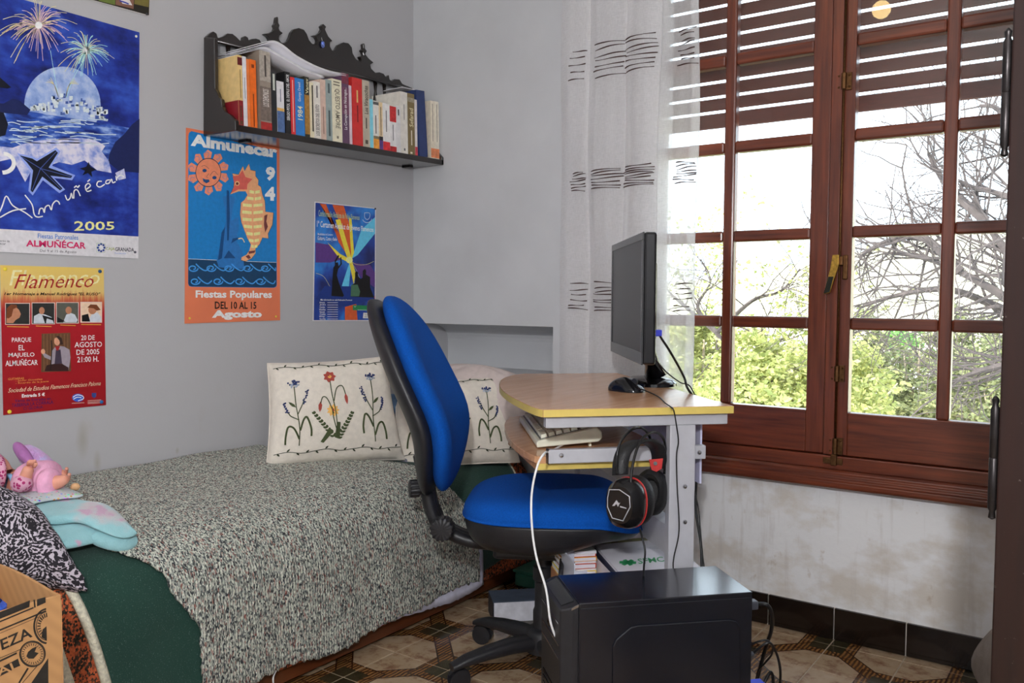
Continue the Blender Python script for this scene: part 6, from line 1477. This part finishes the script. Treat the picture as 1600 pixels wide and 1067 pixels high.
B2.polys('watch_tower', (38,104,168), [[(218, 380), (240, 372), (268, 376), (284, 392), (272, 430), (262, 500), (300, 480), (300, 540), (288, 600), (320, 660), (330, 745), (200, 735), (188, 700), (222, 560), (236, 500), (232, 440)]], 3, 1.9)
B2.polys('tower_shade', (16,68,120), [[(240, 345), (252, 350), (256, 480), (250, 600), (242, 600), (240, 480)], [(214, 560), (232, 530), (216, 690), (196, 700)], [(250, 650), (285, 690), (225, 690)], [(270, 590), (300, 585), (300, 592), (262, 615)]], 4, 1.8)
SH = [(258,367),(275,335),(280,290),(268,262),(300,268),(322,225),(330,250),(352,213),(360,245),(385,250),(385,275),(400,295),(398,320),(412,330),(420,370),(432,400),(435,455),(475,460),(470,520),(448,565),(450,590),(420,585),(405,620),(385,640),(385,665),(365,690),(335,705),(313,699),(315,685),(340,672),(355,650),(362,620),(345,590),(330,550),(315,510),(308,470),(312,410),(330,395),(345,370),(335,352),(300,352)]
B2.polys('seahorse_outline', (60,44,40), [[(x+(x-360)*.02, y+(y-460)*.008) for x, y in SH]], 5, 1.4); B2.polys('seahorse', (226,150,108), [SH], 6, 2.0)
B2.polys('seahorse_head', (196,88,78), [[(270, 275), (300, 272), (320, 245), (335, 280), (370, 290), (345, 315), (342, 343), (300, 342), (262, 362), (280, 320)]], 7, 1.9); B2.polys('seahorse_eye', (236,170,120), [circ((293, 312), 12)], 8, 1.9); B2.polys('seahorse_pupil', (110,40,36), [circ((293, 313), 7)], 9, 1.5)
st = []
for i, (y, xa, xb) in enumerate(((345, 352, 412), (378, 340, 420), (412, 316, 430), (448, 312, 432), (484, 314, 430), (520, 322, 425), (556, 336, 415), (590, 350, 408), (620, 362, 398))):
    st += [[(lerp(xa, xb, .05), y), (lerp(xa, xb, .45), y+5), (lerp(xa, xb, .45), y+20), (lerp(xa, xb, .05), y+16)], [(lerp(xa, xb, .52), y+5), (lerp(xa, xb, .92), y), (lerp(xa, xb, .92), y+15), (lerp(xa, xb, .52), y+20)]]
B2.polys('seahorse_plates', (236,206,140), st, 7, 1.9)
B2.polys('seahorse_fin_marks', (110,54,56), [[(430, 475), (446, 468), (440, 505), (448, 530), (434, 560), (428, 520)], [(350, 655), (385, 650), (380, 662), (352, 668)], [(335, 680), (352, 672), (362, 688), (350, 694)]], 8, 1.6)
B2.lines('tail_tip', (230,190,150), [[(298, 592), (318, 590), (330, 610)]], .0035, 5, 1.8)
rays = []
for i in range(10):
    t = i*.628+.25; c = (147+86*math.cos(t), 257+92*math.sin(t)); rays.append([(147+60*math.cos(t-.22), 257+64*math.sin(t-.22)), (147+92*math.cos(t-.2), 257+98*math.sin(t-.2)), (147+108*math.cos(t+.05), 257+116*math.sin(t+.05)), (147+98*math.cos(t+.26), 257+104*math.sin(t+.26)), (147+60*math.cos(t+.26), 257+64*math.sin(t+.26))])
B2.polys('sun_rays', (216,126,98), rays, 4, 2.0); B2.lines('ray_curls', BLU, [[(147+r_*math.cos(t+.12*math.sin(q)), 257+r_*1.06*math.sin(t+.12*math.sin(q))) for q, r_ in ((0, 74), (1.2, 84), (2.4, 94), (3.6, 98), (4.8, 90))] for t in [i*.628+.25 for i in range(10)]], .0012, 5, 2.0)
B2.polys('sun_rim', (40,44,70), [circ((147, 257), 65, 1.13, 36)], 5, 1.4); B2.polys('sun_face', (222,124,92), [circ((147, 257), 62, 1.12, 36)], 6, 2.0)
B2.polys('sun_features', (24,70,120), [circ((128, 247), 11, .8, 12), circ((178, 283), 11, .8, 12), [(118, 285), (132, 292), (150, 292), (154, 302), (138, 312), (122, 302)]], 7, 1.7)
B2.lines('sun_brows', (70,50,70), [[(112, 226), (130, 222), (152, 240)], [(156, 272), (176, 250), (196, 270)], [(150, 262), (138, 280), (148, 284)]], .0010, 7, 1.4)
B2.text('white_lettering', (222,216,206), [('Almunecar', (58, 122), (495, 185), 62, 62, .05), ('9', (437, 298), (485, 300), 72, 72, .05), ('4', (433, 398), (485, 400), 70, 70, .05), ('Fiestas Populares', (83, 900), (468, 902), 48, 48, .03), ('Agosto', (165, 1002), (418, 1000), 50, 48, .05)], 5, 1.9)
B2.text('black_lettering', (34,28,26), [('DEL 10 AL 15', (180, 946), (390, 946), 38, 36, .02)], 5, 1.2)
for p_, col in (((52, 993), (206,170,60)), ((488, 984), (206,170,60))): B2.pin(p_, col)

# ------------------------------------------------------------------ red flamenco concert poster
cv = lambda p: (p[0]/4.103, 400+p[1]/4.103)
g = NT('yellow_to_red_print'); tc = g.pos(); z = g.xyz(tc)[2]; z0 = pX(80, 640, XL).z; z1 = pX(80, 416, XL).z
mr = g.n('MapRange'); mr.inputs[1].default_value = z0; mr.inputs[2].default_value = z1; g.l(z, mr.inputs[0])
st_ = g.noise(g.mapping(tc, (1, 220, 14)), 1, 4, .6)
g.base(g.ramp(g.math('ADD', mr.outputs[0], g.math('MULTIPLY', g.math('SUBTRACT', st_, .5), .14)), [(.0, C(140,18,26,1.37)), (.68, C(158,26,36,1.37)), (.76, C(178,90,60,1.37)), (.83, C(206,178,108,1.30)), (1, C(214,184,96,1.30))])); g.b.inputs['Roughness'].default_value = .4; FLAM = g.m
B3 = Poster('concert_poster', 'red and yellow flamenco concert poster with small photographs', [(2, 58), (665, 78), (680, 955), (22, 1020)], cv, FLAM)
B3.text('ghost_title', (226,214,160), [('Flamenco', (60, 190), (640, 180), 100, 90)], 1, 1.6, 0, .2); B3.text('red_title', (150,26,30), [('Flamenco', (90, 210), (600, 200), 92, 86)], 2, 1.8, -.005, .35)
B3.text('black_subtitle', (40,34,30), [('1er Homenaje a Manuel Rodríguez "EL RUSO"', (28, 256), (643, 258), 24, 24, .02)], 2, 1.2, .02, .2)
fr_, da_, wh, sk = [], [], [], []
for (x0, y0, x1, y1) in ((33, 301, 192, 440), (203, 298, 352, 437), (360, 296, 505, 432), (515, 294, 654, 427)): fr_.append(box4(x0, y0, x1, y1)); da_.append(box4(x0+4, y0+4, x1-4, y1-4))
B3.polys('photo_borders', (206,190,180), fr_, 2, 1.8); B3.polys('photographs', (46,46,44), da_[:2], 3, 1.6); B3.polys('photograph_grey', (84,84,76), [da_[2]], 3, 1.8); B3.polys('photograph_pale', (214,186,160), [da_[3]], 3, 1.8)
B3.polys('photo_shirts', (186,192,200), [[(215, 430), (218, 385), (250, 368), (290, 375), (330, 392), (345, 430)], [(405, 425), (425, 375), (455, 365), (480, 375), (498, 410), (490, 425)], [(560, 422), (590, 370), (625, 360), (648, 390), (648, 422)]], 4, 1.8)
B3.polys('photo_faces', (178,122,92), [circ((268, 350), 18, 1.3, 14), circ((440, 348), 20, 1.2, 14), circ((592, 345), 26, 1.1, 14), [(40, 430), (45, 380), (60, 330), (95, 320), (122, 345), (134, 372), (125, 395), (100, 410), (85, 430)]], 5, 1.7)
B3.polys('photo_hair', (116,64,36), [[(40, 395), (44, 335), (70, 310), (105, 312), (112, 328), (85, 340), (75, 385), (55, 400)], [(560, 330), (580, 310), (620, 312), (645, 345), (620, 350), (600, 335)]], 6, 1.6); B3.polys('microphones', (30,30,32), [[(270, 378), (345, 400), (345, 415), (300, 400), (295, 430), (288, 430)], [(366, 390), (420, 420), (368, 425)], [(525, 380), (565, 370), (578, 420), (525, 420)]], 6, 1.2)
B3.lines('photo_captions', (206,150,60), [[(45, 452), (185, 455)], [(230, 448), (330, 452)], [(387, 442), (485, 446)], [(520, 438), (648, 440)]], .0022, 2, 1.6, False)
B3.text('white_lettering', (222,208,206), [('PARQUE', (76, 557), (200, 555), 34, 34), ('EL', (119, 605), (158, 604), 34, 34), ('MAJUELO', (55, 655), (221, 652), 34, 34), ('ALMUÑÉCAR', (35, 706), (242, 698), 44, 42), ('20 DE', (520, 540), (607, 537), 32, 30), ('AGOSTO', (478, 586), (654, 582), 34, 34), ('DE 2005', (490, 634), (637, 629), 34, 34), ('21:00 H.', (495, 682), (632, 676), 36, 34), ('Entrada 5 €', (140, 908), (288, 897), 24, 22, .03)], 2, 1.9, .008)
B3.text('yellow_lettering', (206,140,70), [('GUITARRAS:', (52, 796), (156, 790), 14, 14), ('- Javier González', (100, 808), (272, 797), 14, 14), ('- Ricardo de la Juana', (100, 824), (312, 811), 14, 14)], 2, 1.8)
B3.text('script_line', (222,190,160), [('Sociedad de Estudios Flamencos Francisco Paloma', (52, 876), (645, 828), 28, 26)], 2, 1.8, 0, .4)
B3.text('purple_lettering', (62,26,84), [('Venta de Entradas en', (95, 938), (325, 922), 20, 18), ('TABERNA LA CORRALA.', (75, 970), (345, 946), 24, 22), ('C/ GLORIA', (150, 988), (275, 976), 20, 18)], 2, 1.6, .01)
B3.polys('centre_photo', (96,66,44), [[(267, 498), (450, 492), (455, 738), (264, 744)]], 2, 1.8); B3.lines('centre_photo_curtain', (126,90,60), [[(x, 500), (x+2, 735)] for x in range(280, 450, 22)], .0016, 3, 1.7, False)
B3.polys('singer_jacket', (150,140,150), [[(330, 720), (332, 610), (352, 585), (372, 575), (410, 580), (445, 600), (452, 650), (440, 730), (400, 690), (350, 690)], [(272, 600), (290, 625), (335, 650), (335, 670), (285, 650), (266, 615)]], 4, 1.7); B3.polys('singer_waistcoat', (66,56,72), [[(358, 600), (388, 600), (398, 690), (350, 692)]], 5, 1.6); B3.polys('singer_trousers', (54,30,28), [[(285, 738), (300, 700), (350, 690), (400, 692), (440, 715), (438, 738)]], 5, 1.6)
B3.polys('singer_face', (206,150,120), [circ((366, 545), 19, 1.5, 14), circ((276, 612), 14, 1.2, 10)], 5, 1.7); B3.polys('singer_hair', (60,40,34), [[(352, 525), (372, 510), (395, 525), (405, 565), (388, 570), (380, 540), (365, 522)]], 6, 1.4); B3.polys('singer_collar', (150,40,40), [[(352, 578), (385, 575), (375, 605), (362, 605)]], 6, 1.6); B3.lines('singer_microphone', (30,26,26), [[(328, 540), (332, 600), (324, 730)]], .0025, 7, 1.2)
B3.polys('swirl_logo', (50,90,190), [circ((500, 908), 38, .68, 24)], 2, 1.7); B3.lines('swirl_logo_bands', (226,226,236), [[(468, 905), (495, 890), (530, 898), (534, 915), (500, 928)], [(470, 918), (495, 905), (522, 908)]], .0022, 3, 1.7); B3.polys('crest_logo', (56,70,130), [[(588, 878), (617, 877), (616, 900), (603, 912), (589, 900)]], 2, 1.7)
B3.lines('logo_small_print', (206,170,160), [[(460, 944), (540, 940)], [(562, 928), (648, 922)], [(562, 938), (648, 932)], [(562, 946), (640, 941)]], .0016, 2, 1.6, False)
for p_, col in (((32, 83), (214,170,50)), ((640, 98), (30,70,110)), ((60, 998), (214,170,50)), ((650, 935), (30,80,130))): B3.pin(p_, col, .005)

# ------------------------------------------------------------------ small dancer poster
cv = lambda p: (480+p[0]/5.083, 300+p[1]/5.083)
B4 = Poster('contest_poster', 'small blue poster of a dancer in rays of light beside the chair', [(60, 75), (546, 128), (542, 1024), (44, 1024)], cv, ink(206,204,206,1.25))
g = NT('deep_blue_print'); tc = g.pos(); g.base(g.ramp(g.noise(g.mapping(tc, (1, 5, 4)), 1.5, 4), [(.35, C(14,26,86,1.37)), (.5, C(26,64,150,1.37)), (.62, C(40,120,196,1.37)), (.8, C(64,48,120,1.37))])); g.b.inputs['Roughness'].default_value = .35
B4.polys('blue_ground', None, [[(66, 84), (539, 133), (536, 1016), (52, 1018)]], 1, m=g.m)
B4.polys('orange_rays', (196,84,40), [[(100, 92), (150, 97), (250, 400), (330, 520), (345, 530), (260, 330)], [(200, 100), (290, 110), (350, 300), (352, 530), (300, 350)], [(300, 770), (380, 770), (400, 1016), (300, 1016)], [(480, 850), (538, 830), (536, 1000), (500, 1016)]], 2, 1.9)
B4.polys('yellow_rays', (216,196,60), [[(225, 220), (262, 215), (345, 500), (360, 540), (330, 560), (300, 470)], [(330, 200), (352, 210), (372, 480), (352, 540)], [(330, 545), (355, 545), (385, 640), (370, 740), (350, 640)], [(160, 400), (260, 490), (335, 530), (330, 560), (250, 520)]], 3, 1.9)
B4.polys('violet_rays', (84,50,120), [[(66, 400), (180, 420), (300, 530), (180, 560), (66, 560)], [(360, 560), (500, 580), (538, 640), (538, 760), (430, 680)]], 2, 1.8); B4.polys('cyan_rays', (90,180,216), [[(352, 530), (430, 300), (538, 200), (538, 330), (400, 500)], [(335, 560), (350, 560), (330, 760), (270, 760)]], 2, 1.9)
B4.polys('stage', (22,48,120), [[(64, 850), (140, 745), (500, 752), (538, 850), (300, 912)]], 3, 1.8); B4.polys('light_core', (240,232,140), [circ((335, 540), 26)], 4, 1.8)
B4.lines('light_trails', (206,200,120), [[(340, 540), (390, 575), (470, 575), (530, 550)], [(335, 550), (380, 600), (420, 690)], [(70, 645), (130, 670), (180, 750)]], .0011, 4, 1.8)
B4.polys('dancer', (16,14,20), [[(225, 560), (245, 558), (250, 590), (264, 570), (262, 520), (271, 515), (276, 572), (246, 612), (236, 660), (252, 722), (292, 822), (284, 832), (192, 825), (198, 740), (203, 660), (208, 600), (220, 582), (218, 545), (245, 500), (256, 508), (233, 545)]], 6, 1.0); B4.polys('musicians', (20,16,20), [[(380, 640), (392, 628), (404, 640), (402, 668), (425, 690), (440, 680), (442, 625), (458, 610), (468, 625), (466, 655), (500, 675), (500, 755), (532, 838), (430, 835), (345, 830), (352, 740), (380, 720)]], 6, 1.0)
B4.polys('flowered_skirt', (70,110,84), [[(350, 738), (400, 735), (420, 790), (412, 828), (345, 828)]], 7, 1.6)
B4.text('pale_green_lettering', (170,190,150), [('Confederación Andaluza de Peñas Flamencas', (90, 192), (416, 222), 50, 38)], 5, 1.6, .01); B4.text('white_lettering', (232,220,220), [('1º Certamen Andaluz de Jóvenes Flamencos', (78, 292), (527, 330), 66, 50), ('Guitarra, Cante y Baile', (82, 390), (236, 396), 40, 34), ('Modalidades de Concurso', (84, 342), (204, 346), 18, 14), ('Más información en cada Federación Provincial', (106, 862), (356, 864), 14, 12)]+[(s_, (97+(i % 3), 884+i*18.6), (140+6*(i % 2), 884+i*18.6), 14, 14) for i, s_ in enumerate(('Almería', 'Jaén', 'Córdoba', 'Huelva', 'Granada', 'Cádiz', 'Málaga', 'Sevilla'))], 6, 1.8, .01)
B4.lines('number_column', (214,212,222), [[(160, 878+i*18.6), (244, 878+i*18.6)] for i in range(8)], .0016, 6, 1.7, False)
B4.polys('green_logo', (30,120,70), [[(362, 898), (522, 904), (521, 942), (362, 938)]], 5, 1.8); B4.lines('green_logo_print', (200,226,206), [[(400, 936), (518, 938)], [(372, 905), (380, 915), (388, 905)]], .0013, 6, 1.7, False); B4.polys('white_logo', (214,214,210), [[(446, 958), (520, 962), (518, 1004), (442, 1002)]], 5, 1.7); B4.lines('white_logo_print', (90,90,96), [[(455, 975), (480, 976)], [(455, 990), (478, 991)], [(498, 970), (510, 971)]], .0014, 6, 1.4, False)
B4.lines('crest', (196,206,216), [circ((476, 205), 38, 1.0, 16, .2, 2.95), [(456, 165), (496, 168), (494, 205), (476, 218), (457, 202), (456, 165)]], .0020, 5, 1.7); B4.pin((540, 133), (40,40,44), .0035)

# ------------------------------------------------------------------ poster cut by the top of the picture
cv = lambda p: (p[0]/3.556, p[1]/3.556)
B5 = Poster('photo_poster', 'dark poster with colour photographs above the big blue poster', [(300, -1000), (850, -840), (830, 90), (300, -58)], cv, ink(196,192,190,1.25))
B5.polys('dark_photo', (40,36,30), [[(330, -500), (842, -360), (828, 85), (545, 8), (330, -50)]], 1, 1.6); B5.polys('green_photo', (96,110,50), [[(550, -80), (640, -55), (640, 28), (548, 4)]], 2, 1.8); B5.polys('brown_photo', (120,84,70), [[(645, -60), (745, -30), (742, 50), (642, 26)]], 2, 1.8); B5.polys('white_shapes', (206,200,200), [[(660, -20), (720, 0), (735, 30), (680, 20)]], 3, 1.8); B5.lines('blue_mark', (50,60,150), [[(665, 5), (690, 12), (715, 22)]], .004, 4, 1.7); B5.polys('khaki_photo', (108,98,50), [[(748, -30), (828, -8), (826, 40), (746, 22)]], 2, 1.8)
B5.pin((815, 78), (40,40,44))

# ================================================================== LAST SMALL THINGS
gcl = lump(MB(), (-.10, 2.33, .12), (.17, .16, .14), .12, 8, flat=-.85).build('grey_cloth_heap', mat('grey_cloth', C(120,112,106,1.5), .95, bump=.3), smooth=True, weld=True)
tag(gcl, 'heap of grey cloth on the floor behind the door', 'cloth')
pc_ = [pz(405, 1062, .02), pz(424, 1048, .02), pz(436, 1042, .05), pz(446, 1040, .07), pz(450, 1044, .09)]
wc_ = MB().tube(spline([pX(428, 1075, -1.690), pX(427, 1058, -1.690), pX(434, 1045, -1.692), pX(446, 1040, -1.694)], 6), .0022, 6).build('loose_thread', WC, smooth=True)
tag(wc_, 'loose white thread hanging at the bed rail', 'thread')
